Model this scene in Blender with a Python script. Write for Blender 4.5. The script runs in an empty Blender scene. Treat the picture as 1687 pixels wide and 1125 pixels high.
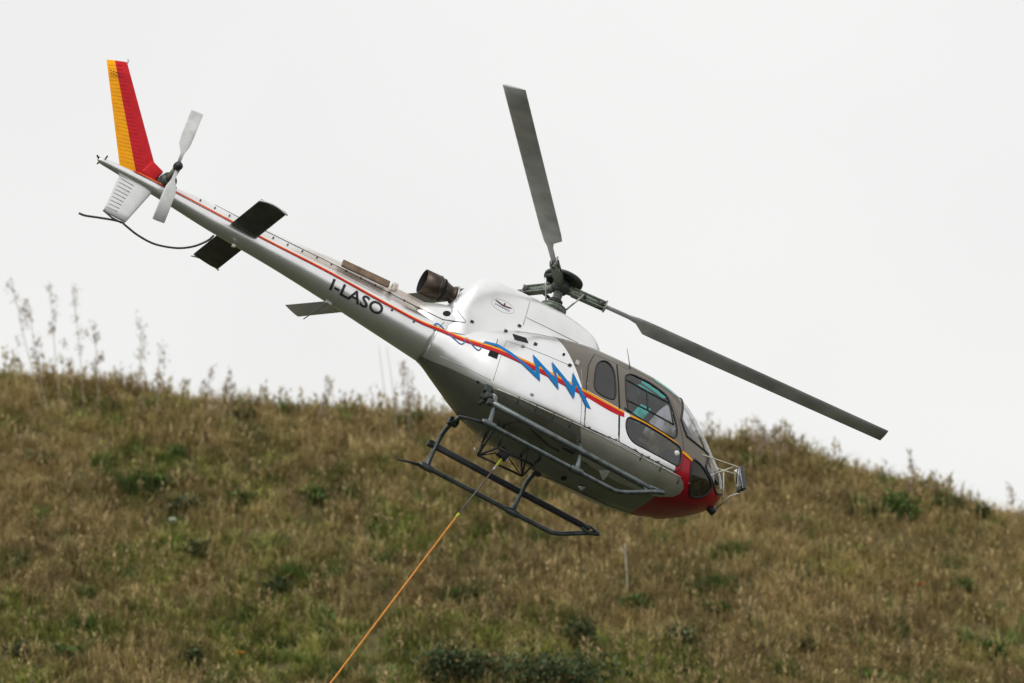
import bpy, bmesh, math, random
import numpy as np
from mathutils import Matrix, Vector
from mathutils.bvhtree import BVHTree
from mathutils.geometry import delaunay_2d_cdt

random.seed(7); RNG = np.random.default_rng(11)
SC = bpy.context.scene; COL = SC.collection

# ------------------------------------------------------------------ camera
W, H = 1687, 1125                       # photograph size in pixels
DIST = 100.0                            # metres to the helicopter
PXM = 111.7                             # pixels per metre at that distance
FPX = PXM * DIST
ELEV = math.radians(6.0)
CAMLOC = Vector((0, 0, 1.7))
cam_d = bpy.data.cameras.new('camera'); cam = bpy.data.objects.new('camera', cam_d); COL.objects.link(cam)
cam.location = CAMLOC; cam.rotation_euler = (math.pi/2 + ELEV, 0, 0)
cam_d.sensor_width = 36; cam_d.lens = FPX / W * 36
cam_d.clip_start = 0.5; cam_d.clip_end = 8000
cam_d.dof.use_dof = True; cam_d.dof.focus_distance = DIST; cam_d.dof.aperture_fstop = 0.95
SC.camera = cam
CAMM = Matrix.Translation(CAMLOC) @ Matrix.Rotation(math.pi/2 + ELEV, 4, 'X')

# ------------------------------------------------------------------ sky: a closed bright overcast over a physical sky
SUN_EL, SUN_AZ = math.radians(58), math.radians(205)
world = bpy.data.worlds.new('World'); SC.world = world; world.use_nodes = True
nt = world.node_tree; nt.nodes.clear()
def wn(t): return nt.nodes.new(t)
sky = wn('ShaderNodeTexSky'); sky.sky_type = 'NISHITA'; sky.sun_disc = False
sky.sun_elevation = SUN_EL; sky.sun_rotation = SUN_AZ
sk_s = wn('ShaderNodeVectorMath'); sk_s.operation = 'SCALE'; sk_s.inputs['Scale'].default_value = 0.1
nt.links.new(sky.outputs[0], sk_s.inputs[0])
tc = wn('ShaderNodeTexCoord'); no = wn('ShaderNodeTexNoise'); no.inputs['Scale'].default_value = 7.0
no.inputs['Detail'].default_value = 3; nt.links.new(tc.outputs['Generated'], no.inputs['Vector'])
cr = wn('ShaderNodeValToRGB'); cr.color_ramp.elements[0].position = .3; cr.color_ramp.elements[1].position = .7
cr.color_ramp.elements[0].color = (.86, .86, .845, 1); cr.color_ramp.elements[1].color = (.955, .955, .935, 1)
nt.links.new(no.outputs['Fac'], cr.inputs['Fac'])
mx = wn('ShaderNodeMix'); mx.data_type = 'RGBA'; mx.inputs['Factor'].default_value = 0.95
nt.links.new(sk_s.outputs[0], mx.inputs['A']); nt.links.new(cr.outputs[0], mx.inputs['B'])
bg = wn('ShaderNodeBackground'); bg.inputs['Strength'].default_value = 1.0
wo = wn('ShaderNodeOutputWorld')
nt.links.new(mx.outputs['Result'], bg.inputs[0]); nt.links.new(bg.outputs[0], wo.inputs[0])
sun_d = bpy.data.lights.new('sun', 'SUN'); sun_d.energy = 1.5; sun_d.angle = math.radians(30); sun_d.color = (1, .97, .93)
sun = bpy.data.objects.new('sun', sun_d); COL.objects.link(sun)
sdir = Vector((math.sin(SUN_AZ)*math.cos(SUN_EL), math.cos(SUN_AZ)*math.cos(SUN_EL), math.sin(SUN_EL)))
sun.rotation_euler = sdir.to_track_quat('Z', 'Y').to_euler()
vs = SC.view_settings; vs.view_transform = 'Standard'; vs.look = 'None'; vs.exposure = 0.0; vs.gamma = 1.0
vs.use_curve_mapping = False

# ------------------------------------------------------------------ materials
def mat(name, col, rough=.5, metal=0., var=0., vscale=6., bump=0., bscale=60., coat=0., spec=.5, dirt=None):
    m = bpy.data.materials.new(name); m.use_nodes = True
    t = m.node_tree; b = t.nodes['Principled BSDF']
    b.inputs['Base Color'].default_value = (*col, 1); b.inputs['Roughness'].default_value = rough
    b.inputs['Metallic'].default_value = metal; b.inputs['Coat Weight'].default_value = coat
    b.inputs['Coat Roughness'].default_value = .08; b.inputs['Specular IOR Level'].default_value = spec
    co = t.nodes.new('ShaderNodeTexCoord')
    if var:
        n = t.nodes.new('ShaderNodeTexNoise'); n.inputs['Scale'].default_value = vscale; n.inputs['Detail'].default_value = 6
        t.links.new(co.outputs['Object'], n.inputs['Vector'])
        r = t.nodes.new('ShaderNodeValToRGB'); d = dirt or tuple(c*(1-var) for c in col)
        r.color_ramp.elements[0].color = (*d, 1); r.color_ramp.elements[1].color = (*[min(1, c*(1+var*.3)) for c in col], 1)
        r.color_ramp.elements[0].position = .32; r.color_ramp.elements[1].position = .6
        t.links.new(n.outputs['Fac'], r.inputs['Fac']); t.links.new(r.outputs[0], b.inputs['Base Color'])
        rr = t.nodes.new('ShaderNodeMapRange'); rr.inputs['To Min'].default_value = min(1, rough+.12); rr.inputs['To Max'].default_value = max(.02, rough-.06)
        t.links.new(n.outputs['Fac'], rr.inputs['Value']); t.links.new(rr.outputs[0], b.inputs['Roughness'])
    if bump:
        n2 = t.nodes.new('ShaderNodeTexNoise'); n2.inputs['Scale'].default_value = bscale; n2.inputs['Detail'].default_value = 4
        t.links.new(co.outputs['Object'], n2.inputs['Vector'])
        bp = t.nodes.new('ShaderNodeBump'); bp.inputs['Strength'].default_value = bump; bp.inputs['Distance'].default_value = .01
        t.links.new(n2.outputs['Fac'], bp.inputs['Height']); t.links.new(bp.outputs[0], b.inputs['Normal'])
    return m

def glass(name, tint, refl=.05, rough=.02):
    m = bpy.data.materials.new(name); m.use_nodes = True; t = m.node_tree; t.nodes.clear()
    tr = t.nodes.new('ShaderNodeBsdfTransparent'); tr.inputs[0].default_value = (*tint, 1)
    gl = t.nodes.new('ShaderNodeBsdfGlossy'); gl.inputs['Roughness'].default_value = rough
    lw = t.nodes.new('ShaderNodeLayerWeight'); lw.inputs[0].default_value = .5
    pw = t.nodes.new('ShaderNodeMath'); pw.operation = 'POWER'; pw.inputs[1].default_value = 5
    t.links.new(lw.outputs['Facing'], pw.inputs[0])
    mr = t.nodes.new('ShaderNodeMapRange'); mr.inputs['To Min'].default_value = refl
    t.links.new(pw.outputs[0], mr.inputs['Value'])
    mixs = t.nodes.new('ShaderNodeMixShader'); o = t.nodes.new('ShaderNodeOutputMaterial')
    t.links.new(mr.outputs[0], mixs.inputs[0]); t.links.new(tr.outputs[0], mixs.inputs[1]); t.links.new(gl.outputs[0], mixs.inputs[2])
    t.links.new(mixs.outputs[0], o.inputs[0])
    return m

M = {
 'blade': mat('blade_grey', (.55, .545, .545), .5, var=.25, vscale=3),
 'tailblade': mat('tail_blade_grey', (.55, .55, .55), .45, var=.2, vscale=6),
 'black': mat('black_paint', (.018, .018, .02), .45, var=.3, vscale=20),
 'rubber': mat('black_rubber', (.012, .012, .014), .6),
 'hole': mat('dark_opening', (.008, .007, .01), .9),
 'skid': mat('skid_grey_green', (.13, .15, .15), .36, metal=.75, var=.4, vscale=9),
 'skid_dark': mat('skid_dark', (.03, .032, .036), .5, var=.4, vscale=9),
 'hub': mat('hub_green_grey', (.20, .23, .19), .4, metal=.4, var=.5, vscale=25),
 'hubdark': mat('hub_dark', (.05, .06, .055), .4, metal=.4, var=.4, vscale=25),
 'steel': mat('bare_steel', (.45, .45, .43), .35, metal=.9, var=.3, vscale=20),
 'exhaust': mat('exhaust_heat_stained', (.075, .058, .046), .42, metal=.85, var=.55, vscale=7, dirt=(.055, .04, .035)),
 'soot': mat('soot', (.01, .009, .009), .95),
 'red': mat('red_paint', (.56, .012, .020), .45, spec=.2, var=.12, vscale=8),
 'yellow': mat('yellow_paint', (.92, .38, .004), .45, spec=.2, var=.1, vscale=8),
 'blue': mat('blue_paint', (.004, .19, .52), .45, spec=.2),
 'letter': mat('letter_black', (.012, .012, .018), .4),
 'brown': mat('brown_strake', (.24, .165, .11), .5, metal=.3, var=.4, vscale=9),
 'white': mat('white_paint', (.78, .79, .80), .3, coat=.3, var=.06, vscale=5),
 'seam': mat('panel_gap', (.07, .07, .075), .7),
 'seamlite': mat('panel_gap_soft', (.34, .34, .34), .6), 'ribred': mat('rib_red', (.33, .006, .02), .5, spec=.2), 'ribyel': mat('rib_yellow', (.60, .22, .004), .5, spec=.2),
 'trim': mat('light_trim', (.52, .51, .47), .4, metal=.3, var=.3, vscale=15),
 'inside': mat('cabin_lining', (.07, .068, .065), .85, var=.2, vscale=6),
 'seatf': mat('seat_fabric', (.09, .10, .12), .9, var=.3, vscale=20),
 'cloth': mat('pilot_clothes', (.03, .035, .05), .9, var=.2, vscale=20),
 'skin': mat('skin', (.45, .27, .19), .6),
 'helmet': mat('helmet', (.30, .30, .30), .35),
 'mirror': mat('mirror_back', (.045, .05, .065), .3, var=.2),
 'mirrorface': mat('mirror_face', (.9, .9, .9), .03, metal=1.),
 'frame': mat('cream_tube', (.50, .47, .38), .4, var=.2, vscale=15),
 'rope': mat('orange_rope', (.62, .25, .04), .8, var=.25, vscale=30, bump=.5, bscale=90),
 'cable': mat('grey_cable', (.14, .12, .11), .7, var=.3, vscale=40),
 'lime': mat('lime_sleeve', (.50, .52, .04), .7, var=.2, vscale=30),
 'lamp': mat('lamp_lens', (.75, .75, .72), .1, coat=.5),
 'glass': glass('smoked_window', (.36, .38, .41), .105),
 'glass_chin': glass('chin_window', (.16, .17, .18), .05),
 'wind': glass('windshield', (.88, .89, .92), .2),
 'teal': glass('teal_roof_pane', (.06, .80, .68), .05),
}

# ------------------------------------------------------------------ helicopter pose and pixel tools
# columns: forward, left, up of the helicopter, in camera axes
Fv = np.array([.85, -.452, -.264]); Rv = np.array([.425, .30, .854]); Uv = np.array([.31, .84, -.449])
u_, _, v_ = np.linalg.svd(np.stack([Fv, -Rv, Uv], 1)); RM = u_ @ v_
BASEZ = 2.72                              # roof datum above the bottom of the skids
C0 = np.array([(912-W/2)/PXM, -(515-H/2)/PXM, -DIST]) - RM @ np.array([0, 0, BASEZ])
HM = CAMM @ Matrix([[*RM[0], C0[0]], [*RM[1], C0[1]], [*RM[2], C0[2]], [0, 0, 0, 1]])
EYE = Vector(RM.T @ (-C0))               # camera position in the helicopter's own axes
def ray(px, py):
    return Vector(RM.T @ np.array([(px-W/2)/FPX, -(py-H/2)/FPX, -1.0])).normalized()
def P(px, py, right):                    # point on the fore-and-aft plane `right` metres right of the centre line
    d = ray(px, py); t = (-right - EYE.y) / d.y
    return EYE + d*t
def PZ(px, py, z):
    d = ray(px, py); return EYE + d*((z-EYE.z)/d.z)
def proj(p):
    q = C0 + RM @ np.array(p); return (W/2 + FPX*q[0]/-q[2], H/2 - FPX*q[1]/-q[2])

# ------------------------------------------------------------------ mesh helpers
def newobj(name, verts, faces, material, parent=None, smooth=True, mats=None, fm=None):
    me = bpy.data.meshes.new(name); me.from_pydata([tuple(v) for v in verts], [], faces)
    for m in (mats or [material]): me.materials.append(m)
    if fm is not None: me.polygons.foreach_set('material_index', fm)
    me.polygons.foreach_set('use_smooth', [smooth]*len(me.polygons)); me.update()
    o = bpy.data.objects.new(name, me); COL.objects.link(o)
    if parent: o.parent = parent
    return o
def empty(name, parent=None, loc=(0, 0, 0)):
    o = bpy.data.objects.new(name, None); COL.objects.link(o); o.location = loc; o.empty_display_size = .2
    if parent: o.parent = parent
    return o
def tag(o, label, cat, group=None):
    o['label'] = label; o['category'] = cat
    if group: o['group'] = group
    return o
def catmull(pts, n=6):
    p = [Vector(q) for q in pts]; out = []
    for i in range(len(p)-1):
        a, b, c, d = p[max(i-1, 0)], p[i], p[i+1], p[min(i+2, len(p)-1)]
        for k in range(n):
            t = k/n
            out.append(.5*((2*b) + (c-a)*t + (2*a-5*b+4*c-d)*t*t + (3*b-a-3*c+d)*t**3))
    out.append(p[-1]); return out
def tube_geo(pts, r, seg=8, closed=False, flat=1.0):
    pts = [Vector(p) for p in pts]; n = len(pts)
    rs = r if isinstance(r, (list, tuple)) else [r]*n
    V, Fc = [], []; up = None
    for i, p in enumerate(pts):
        a = pts[(i-1) % n] if (closed or i > 0) else p
        b = pts[(i+1) % n] if (closed or i < n-1) else p
        t = (b-a).normalized()
        if up is None:
            up = t.orthogonal().normalized()
        up = (up - t*up.dot(t)).normalized(); s = t.cross(up)
        for k in range(seg):
            an = 2*math.pi*k/seg
            V.append(p + up*math.cos(an)*rs[i] + s*math.sin(an)*rs[i]*flat)
    m = n if closed else n-1
    for i in range(m):
        for k in range(seg):
            a = i*seg+k; b = i*seg+(k+1) % seg; c = ((i+1) % n)*seg+(k+1) % seg; d = ((i+1) % n)*seg+k
            Fc.append((a, b, c, d))
    if not closed:
        Fc.append(tuple(range(seg-1, -1, -1))); Fc.append(tuple((n-1)*seg+k for k in range(seg)))
    return V, Fc
def merge(*geos):
    V, Fc = [], []
    for v, f in geos:
        o = len(V); V += list(v); Fc += [tuple(i+o for i in q) for q in f]
    return V, Fc
def tube(name, pts, r, material, parent, seg=8, closed=False):
    return newobj(name, *tube_geo(pts, r, seg, closed), material, parent)
def box_geo(c, s, R=None, bev=0.15):
    bm = bmesh.new(); bmesh.ops.create_cube(bm, size=1)
    for v in bm.verts: v.co = Vector((v.co.x*s[0], v.co.y*s[1], v.co.z*s[2]))
    if bev: bmesh.ops.bevel(bm, geom=bm.edges[:], offset=min(s)*bev, segments=2, affect='EDGES', profile=.6)
    R = R or Matrix.Identity(3)
    V = [R @ v.co + Vector(c) for v in bm.verts]; Fc = [tuple(v.index for v in f.verts) for f in bm.faces]
    bm.free(); return V, Fc
def box(name, c, s, material, parent, R=None, bev=.15):
    return newobj(name, *box_geo(c, s, R, bev), material, parent, smooth=False)
def lathe_geo(prof, origin, axis, seg=24, ref=None):
    ax = Vector(axis).normalized(); u = ax.orthogonal().normalized() if ref is None else Vector(ref); w = ax.cross(u); o = Vector(origin)
    V, Fc = [], []
    for r, h in prof:
        for k in range(seg):
            a = 2*math.pi*k/seg; V.append(o + ax*h + (u*math.cos(a)+w*math.sin(a))*r)
    for i in range(len(prof)-1):
        for k in range(seg):
            Fc.append((i*seg+k, i*seg+(k+1) % seg, (i+1)*seg+(k+1) % seg, (i+1)*seg+k))
    return V, Fc
def pchip(xs, ys, x):
    xs = np.array(xs, float); ys = np.array(ys, float)
    if xs[0] > xs[-1]: xs, ys = xs[::-1], ys[::-1]
    h = np.diff(xs); d = np.diff(ys)/h; m = np.zeros(len(xs)); m[0], m[-1] = d[0], d[-1]
    for i in range(1, len(xs)-1):
        if d[i-1]*d[i] > 0:
            w1 = 2*h[i]+h[i-1]; w2 = h[i]+2*h[i-1]; m[i] = (w1+w2)/(w1/d[i-1]+w2/d[i])
    x = np.clip(np.asarray(x, float), xs[0], xs[-1]); k = np.clip(np.searchsorted(xs, x)-1, 0, len(h)-1)
    t = (x-xs[k])/h[k]
    return ((2*t**3-3*t**2+1)*ys[k]+(t**3-2*t**2+t)*h[k]*m[k]+(-2*t**3+3*t**2)*ys[k+1]+(t**3-t**2)*h[k]*m[k+1])
def inpoly(pt, poly):
    x, y = pt; c = False; j = len(poly)-1
    for i in range(len(poly)):
        xi, yi = poly[i]; xj, yj = poly[j]
        if (yi > y) != (yj > y) and x < (xj-xi)*(y-yi)/(yj-yi)+xi: c = not c
        j = i
    return c
def grow(poly, d):
    cx = sum(p[0] for p in poly)/len(poly); cy = sum(p[1] for p in poly)/len(poly)
    return [(cx+(x-cx)*(1+d/max(1, math.hypot(x-cx, y-cy))), cy+(y-cy)*(1+d/max(1, math.hypot(x-cx, y-cy)))) for x, y in poly]
def smoothpoly(poly, n=4):
    p = [Vector((x, y, 0)) for x, y in poly]; N = len(p); out = []
    for i in range(N):
        a, b, c, d = p[i-1], p[i], p[(i+1) % N], p[(i+2) % N]
        for k in range(n):
            t = k/n; q = .5*((2*b)+(c-a)*t+(2*a-5*b+4*c-d)*t*t+(3*b-a-3*c+d)*t**3); out.append((q.x, q.y))
    return out

# ------------------------------------------------------------------ traced outlines (pixels of the photograph, near side)
WIN_FRONT = smoothpoly([(1029.6,624),(1032,619),(1039,617),(1052.8,622.8),(1072,633),(1092.8,648.4),(1100,657),(1105.5,670),(1112,692.4),(1115,711.5),(1113.5,718.7),(1109.5,721.5),(1102.3,718.7),(1072,700.3),(1040,680.4),(1034.4,674),(1031,655)], 3)
WIN_LOW = smoothpoly([(1032,692.4),(1036,687.9),(1043,690),(1064,700),(1096,719.5),(1115,733),(1120.7,740.3),(1121.5,751.5),(1119,763.5),(1114.3,767),(1102.3,761),(1067,742),(1044.8,730),(1035,718),(1031,703.5)], 3)
WIN_REAR = smoothpoly([(980.7,610.4),(985,598.7),(994,595),(1004,600),(1011.5,613.4),(1013.9,639.8),(1013,654.4),(1007,658),(991,651.5),(980.7,642.7),(978.6,631)], 3)
WIN_CHIN = smoothpoly([(1140.6,759),(1149,761),(1161,775),(1170,792),(1171.5,804),(1164,814),(1152,818.8),(1139,817),(1136,810),(1138,780.6)], 3)
WINS = [WIN_FRONT, WIN_LOW, WIN_REAR, WIN_CHIN]
WINBIG = [grow(w, 1.2) for w in WINS[:3]]+[grow(WIN_CHIN, .2)]

# ------------------------------------------------------------------ fuselage surface
HX = [3.38,3.36,3.30,3.15,2.94,2.58,2.25,1.9,1.6,1.2,.7,.3,-.1,-.45,-.8,-1.1,-1.34,-1.55,-1.7]
ZT = [1.30,1.38,1.46,1.59,1.74,2.03,2.25,2.345,2.375,2.37,2.34,2.28,2.19,2.09,1.95,1.84,1.75,1.68,1.645]
ZB = [1.20,1.13,1.05,.92,.79,.65,.57,.52,.505,.50,.51,.52,.535,.57,.65,.76,.86,.95,1.0]
WD = [.0,.14,.28,.47,.63,.79,.87,.915,.93,.935,.935,.92,.87,.79,.68,.56,.47,.39,.335]
ZM = [1.25,1.25,1.22,1.2,1.18,1.16,1.15,1.15,1.15,1.15,1.15,1.15,1.16,1.18,1.22,1.26,1.29,1.31,1.32]
NT = [2.0,2.0,2.1,2.2,2.3,2.5,2.6,2.7,2.7,2.7,2.7,2.6,2.5,2.4,2.3,2.2,2.1,2.0,2.0]
NB = [2.0,2.1,2.3,2.5,2.7,2.9,3.0,3.1,3.2,3.2,3.2,3.1,3.0,2.8,2.5,2.3,2.15,2.0,2.0]
def hull_rows(xs, NA):
    th = np.linspace(0, 2*np.pi, NA, endpoint=False)
    g = lambda a: pchip(HX, a, xs)[:, None]
    zt, zb, w, zm, n1, n2 = g(ZT), g(ZB), g(WD), g(ZM), g(NT), g(NB)
    c, s = np.cos(th)[None], np.sin(th)[None]; upm = c > 0
    n = np.where(upm, n1, n2)
    y = w*np.sign(s)*np.abs(s)**(2/n)
    z = np.where(upm, zm+(zt-zm)*np.abs(c)**(2/n1), zm-(zm-zb)*np.abs(c)**(2/n2))
    return np.stack([np.broadcast_to(xs[:, None], y.shape), -y, z], 2)     # local y is left, so right is negative
NA = 220
xs = np.concatenate([3.38-(1-np.cos(np.linspace(0, np.pi/2, 26)))*.5, np.arange(2.86, -1.7, -.024), [-1.7]])
HR = hull_rows(xs, NA); NR = len(xs)
def grid_faces(nr, na):
    return [(i*na+k, (i+1)*na+k, (i+1)*na+(k+1) % na, i*na+(k+1) % na) for i in range(nr-1) for k in range(na)]
HV = [Vector(v) for v in HR.reshape(-1, 3)]; HF = grid_faces(NR, NA)
# tail boom
BX = [-1.7,-2.4,-3.33,-4.3,-5.25,-6.4,-7.0,-7.2,-7.25]
BC = [1.322,1.337,1.375,1.398,1.402,1.435,1.428,1.425,1.425]
BR = [.335,.285,.238,.19,.152,.098,.062,.046,.02]
bxs = np.concatenate([np.linspace(-1.7, -7.15, 80), [-7.2, -7.23, -7.25]])
def loft(xs, cz, ry, rz, na=48, n=2.0):
    th = np.linspace(0, 2*np.pi, na, endpoint=False); V = []
    for x, c, a, b in zip(xs, cz, ry, rz):
        for t in th:
            V.append(Vector((x, -a*math.copysign(abs(math.sin(t))**(2/n), math.sin(t)), c+b*math.copysign(abs(math.cos(t))**(2/n), math.cos(t)))))
    Fc = grid_faces(len(xs), na)
    return V, Fc + [tuple(range(na)), tuple((len(xs)-1)*na+k for k in range(na-1, -1, -1))]
bc, br = pchip(BX, BC, bxs), pchip(BX, BR, bxs)
BV, BF = loft(bxs, bc, br, br, 56)
# engine and gearbox cowling, shoulder fairing and drive shaft cover: arches standing on the deck
def arch(xs, zt, zb, w, n=3.0, flare=0., na=40):
    V = []; 
    for x, t, b, ww in zip(xs, zt, zb, w):
        for k in range(na+1):
            a = -math.pi/2 + math.pi*k/na
            h = abs(math.cos(a))**(2/n); s = math.copysign(abs(math.sin(a))**(2/n), math.sin(a))
            y = s*(ww + flare*max(0, 1-h/.3)**2)
            V.append(Vector((x, -y, b+(t-b)*h)))
    m = na+1
    Fc = [(i*m+k, i*m+k+1, (i+1)*m+k+1, (i+1)*m+k) for i in range(len(xs)-1) for k in range(na)]
    Fc += [tuple(range(m)), tuple((len(xs)-1)*m+k for k in range(m-1, -1, -1))]
    return V, Fc
cx = np.linspace(.90, -1.57, 90)
CV, CF = arch(cx, pchip([.9,.86,.78,.6,.3,0,-.5,-1.0,-1.22,-1.36,-1.46,-1.57],[2.34,2.40,2.47,2.58,2.65,2.68,2.67,2.64,2.59,2.47,2.27,1.99],cx),
              pchip([.9,.3,-.1,-.5,-.9,-1.2,-1.57],[2.18,2.08,1.92,1.78,1.60,1.48,1.42],cx), pchip([.9,.86,.78,.6,.3,0,-1,-1.3,-1.57],[.12,.20,.29,.36,.38,.39,.41,.39,.30],cx), 4.4, .07)
sx = np.linspace(-1.42, -2.02, 24)
SV, SF = arch(sx, pchip([-1.42,-1.6,-1.85,-1.97,-2.02],[2.0,1.95,1.87,1.80,1.70],sx), np.full(24, 1.42), pchip([-1.42,-1.6,-1.85,-2.02],[.37,.33,.25,.14],sx), 2.6)
fx_ = np.linspace(-1.9, -6.05, 50)
FV, FF = arch(fx_, pchip([-1.9,-2.4,-3.4,-4.55,-5.75,-6.05],[1.85,1.84,1.785,1.685,1.625,1.58],fx_), pchip(BX, BC, fx_), pchip([-1.9,-3.4,-6.05],[.12,.10,.07],fx_), 3.0)

def bvh(*geos):
    v, f = merge(*geos); return BVHTree.FromPolygons(v, f)
SKIN = bvh((HV, HF), (BV, BF), (CV, CF), (SV, SF), (FV, FF))
HULL = bvh((HV, HF), (BV, BF))
def hit(px, py, off=.004, tree=None):
    loc, nor, i, d = (tree or SKIN).ray_cast(EYE, ray(px, py))
    if loc is None: return None
    if nor.dot(EYE-loc) < 0: nor = -nor
    return loc + nor*off
def flip(p): return Vector((p.x, -p.y, p.z))

# paint: white above, grey-brown cabin top, red nose, drawn in the aircraft's own axes
def pts_line(a, b):      # pixel points on the skin -> half-plane (nx, nz, c) in side view
    A, B = hit(*a), hit(*b); return A, B
dA, dB = hit(934, 578), hit(958, 634)            # diagonal edge of the grey-brown area
nA, nB = hit(1123.5, 743), hit(1139, 758.5)         # upper edge of the red nose
rA, rB = hit(1119.5, 742), hit(1111, 772)
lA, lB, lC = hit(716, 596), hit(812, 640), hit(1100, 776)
tA, tB = hit(1036, 683), hit(1120, 736)
sA, sB = hit(962, 641), hit(1036, 682)           # stripe line on the door
def paint_material(name='fuselage_paint', plain=False):
    m = bpy.data.materials.new(name); m.use_nodes = True; t = m.node_tree; b = t.nodes['Principled BSDF']
    L = t.links.new
    co = t.nodes.new('ShaderNodeTexCoord'); sp = t.nodes.new('ShaderNodeSeparateXYZ'); L(co.outputs['Object'], sp.inputs[0])
    def mth(op, a, bb=None, cc=None):
        n = t.nodes.new('ShaderNodeMath'); n.operation = op
        for i, v in enumerate((a, bb, cc)):
            if v is None: continue
            if isinstance(v, (int, float)): n.inputs[i].default_value = v
            else: L(v, n.inputs[i])
        return n.outputs[0]
    def half(nx, nz, c): return mth('GREATER_THAN', mth('ADD', mth('MULTIPLY', sp.outputs[0], nx), mth('MULTIPLY', sp.outputs[2], nz)), c)
    def line(A, B):      # true on the side of greater z (or greater x for steep lines)
        dx, dz = B.x-A.x, B.z-A.z; nx, nz = -dz, dx
        if (abs(dx) > abs(dz) and nz < 0) or (abs(dx) <= abs(dz) and nx < 0): nx, nz = -nx, -nz
        return half(nx, nz, nx*A.x+nz*A.z)
    taupe = mth('MULTIPLY', line(dA, dB), mth('MAXIMUM', line(sA, sB), mth('MAXIMUM', mth('MULTIPLY', line(tA, tB), half(1, 0, tA.x)), mth('MULTIPLY', line(nA, nB), half(1, 0, nA.x-.08)))))
    lo1 = mth('SUBTRACT', 1, half(0, 1, .95))
    rx = mth('MAXIMUM', mth('MULTIPLY', lo1, half(1, 0, 2.30)), mth('MULTIPLY', mth('SUBTRACT', 1, lo1), line(rA, rB)))
    red = mth('MULTIPLY', rx, mth('MAXIMUM', mth('SUBTRACT', 1, line(nA, nB)), mth('MULTIPLY', half(1, 0, 2.95), mth('SUBTRACT', 1, half(0, 1, 1.24)))))
    # lower hull: underside shade painted in dark grey below the seam and sill rail
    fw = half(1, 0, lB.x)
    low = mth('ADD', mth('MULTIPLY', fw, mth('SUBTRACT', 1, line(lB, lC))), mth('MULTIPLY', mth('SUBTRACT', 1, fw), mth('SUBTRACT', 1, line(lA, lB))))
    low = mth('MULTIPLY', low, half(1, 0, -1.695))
    n = t.nodes.new('ShaderNodeTexNoise'); n.inputs['Scale'].default_value = 2.2; n.inputs['Detail'].default_value = 7
    L(co.outputs['Object'], n.inputs['Vector'])
    def mixc(f, a, c):
        x = t.nodes.new('ShaderNodeMix'); x.data_type = 'RGBA'
        L(f, x.inputs['Factor'])
        for k, v in (('A', a), ('B', c)):
            if isinstance(v, tuple): x.inputs[k].default_value = (*v, 1)
            else: L(v, x.inputs[k])
        return x.outputs['Result']
    rmp = t.nodes.new('ShaderNodeMapRange'); rmp.inputs['From Min'].default_value = .45; rmp.inputs['From Max'].default_value = .8
    L(n.outputs['Fac'], rmp.inputs['Value'])
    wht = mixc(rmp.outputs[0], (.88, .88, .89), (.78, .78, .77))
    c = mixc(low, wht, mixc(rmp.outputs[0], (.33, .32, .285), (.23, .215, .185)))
    n3 = t.nodes.new('ShaderNodeTexNoise'); n3.inputs['Scale'].default_value = 3.5; n3.inputs['Detail'].default_value = 8
    mp = t.nodes.new('ShaderNodeMapping'); mp.inputs['Scale'].default_value = (.45, 1, 2.2); L(co.outputs['Object'], mp.inputs[0]); L(mp.outputs[0], n3.inputs['Vector'])
    def ramp(v, a, bb):
        q = t.nodes.new('ShaderNodeMapRange'); q.interpolation_type = 'SMOOTHSTEP'; q.inputs['From Min'].default_value = a; q.inputs['From Max'].default_value = bb; L(v, q.inputs['Value']); return q.outputs[0]
    st_m = mth('MULTIPLY', mth('MULTIPLY', ramp(sp.outputs[0], -5.2, -3.2), ramp(sp.outputs[0], -1.75, -2.2)), mth('MULTIPLY', ramp(sp.outputs[2], 1.42, 1.60), ramp(n3.outputs['Fac'], .30, .62)))
    c = mixc(mth('MULTIPLY', st_m, .75), c, (.50, .40, .30))
    c = mixc(taupe, c, (.175, .155, .13)); c = mixc(red, c, (.36, .005, .016))
    if plain: c = mixc(mth('MULTIPLY', st_m, .75), wht, (.50, .40, .30))
    L(c, b.inputs['Base Color'])
    met = mth('MULTIPLY', .84, mth('SUBTRACT', 1, mth('MAXIMUM', red, taupe)))
    met = mth('ADD', met, mth('MULTIPLY', taupe, .35))
    if not plain: L(met, b.inputs['Metallic'])
    else: b.inputs['Metallic'].default_value = .55
    b.inputs['Roughness'].default_value = .29; b.inputs['Specular IOR Level'].default_value = .35
    n2 = t.nodes.new('ShaderNodeTexNoise'); n2.inputs['Scale'].default_value = 5; L(co.outputs['Object'], n2.inputs['Vector'])
    bp = t.nodes.new('ShaderNodeBump'); bp.inputs['Strength'].default_value = .08; bp.inputs['Distance'].default_value = .02
    L(n2.outputs['Fac'], bp.inputs['Height']); L(bp.outputs[0], b.inputs['Normal'])
    return m
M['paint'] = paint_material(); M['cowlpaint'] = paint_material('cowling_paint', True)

heli = empty('helicopter'); heli.matrix_world = HM
tag(heli, 'white and red single-rotor helicopter flying nose down in front of the grassy hill', 'helicopter')

# windshield: everything ahead of the door pillar and above the nose band
wA, wB = hit(1101, 652), hit(1138, 748)
LOWW = [(1141,752),(1150,759),(1163,772.5),(1173,789),(1177,805),(1180,814),(1260,814),(1260,700),(1141,700)]
def is_wind(p):
    xp = wB.x + (p.z-wB.z)*(wA.x-wB.x)/(wA.z-wB.z)
    if p.z > 1.50 and p.x > max(xp+.03, 2.13): return True
    return p.x > 2.8 and inpoly(proj((p.x, -abs(p.y), p.z)), LOWW)
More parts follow.
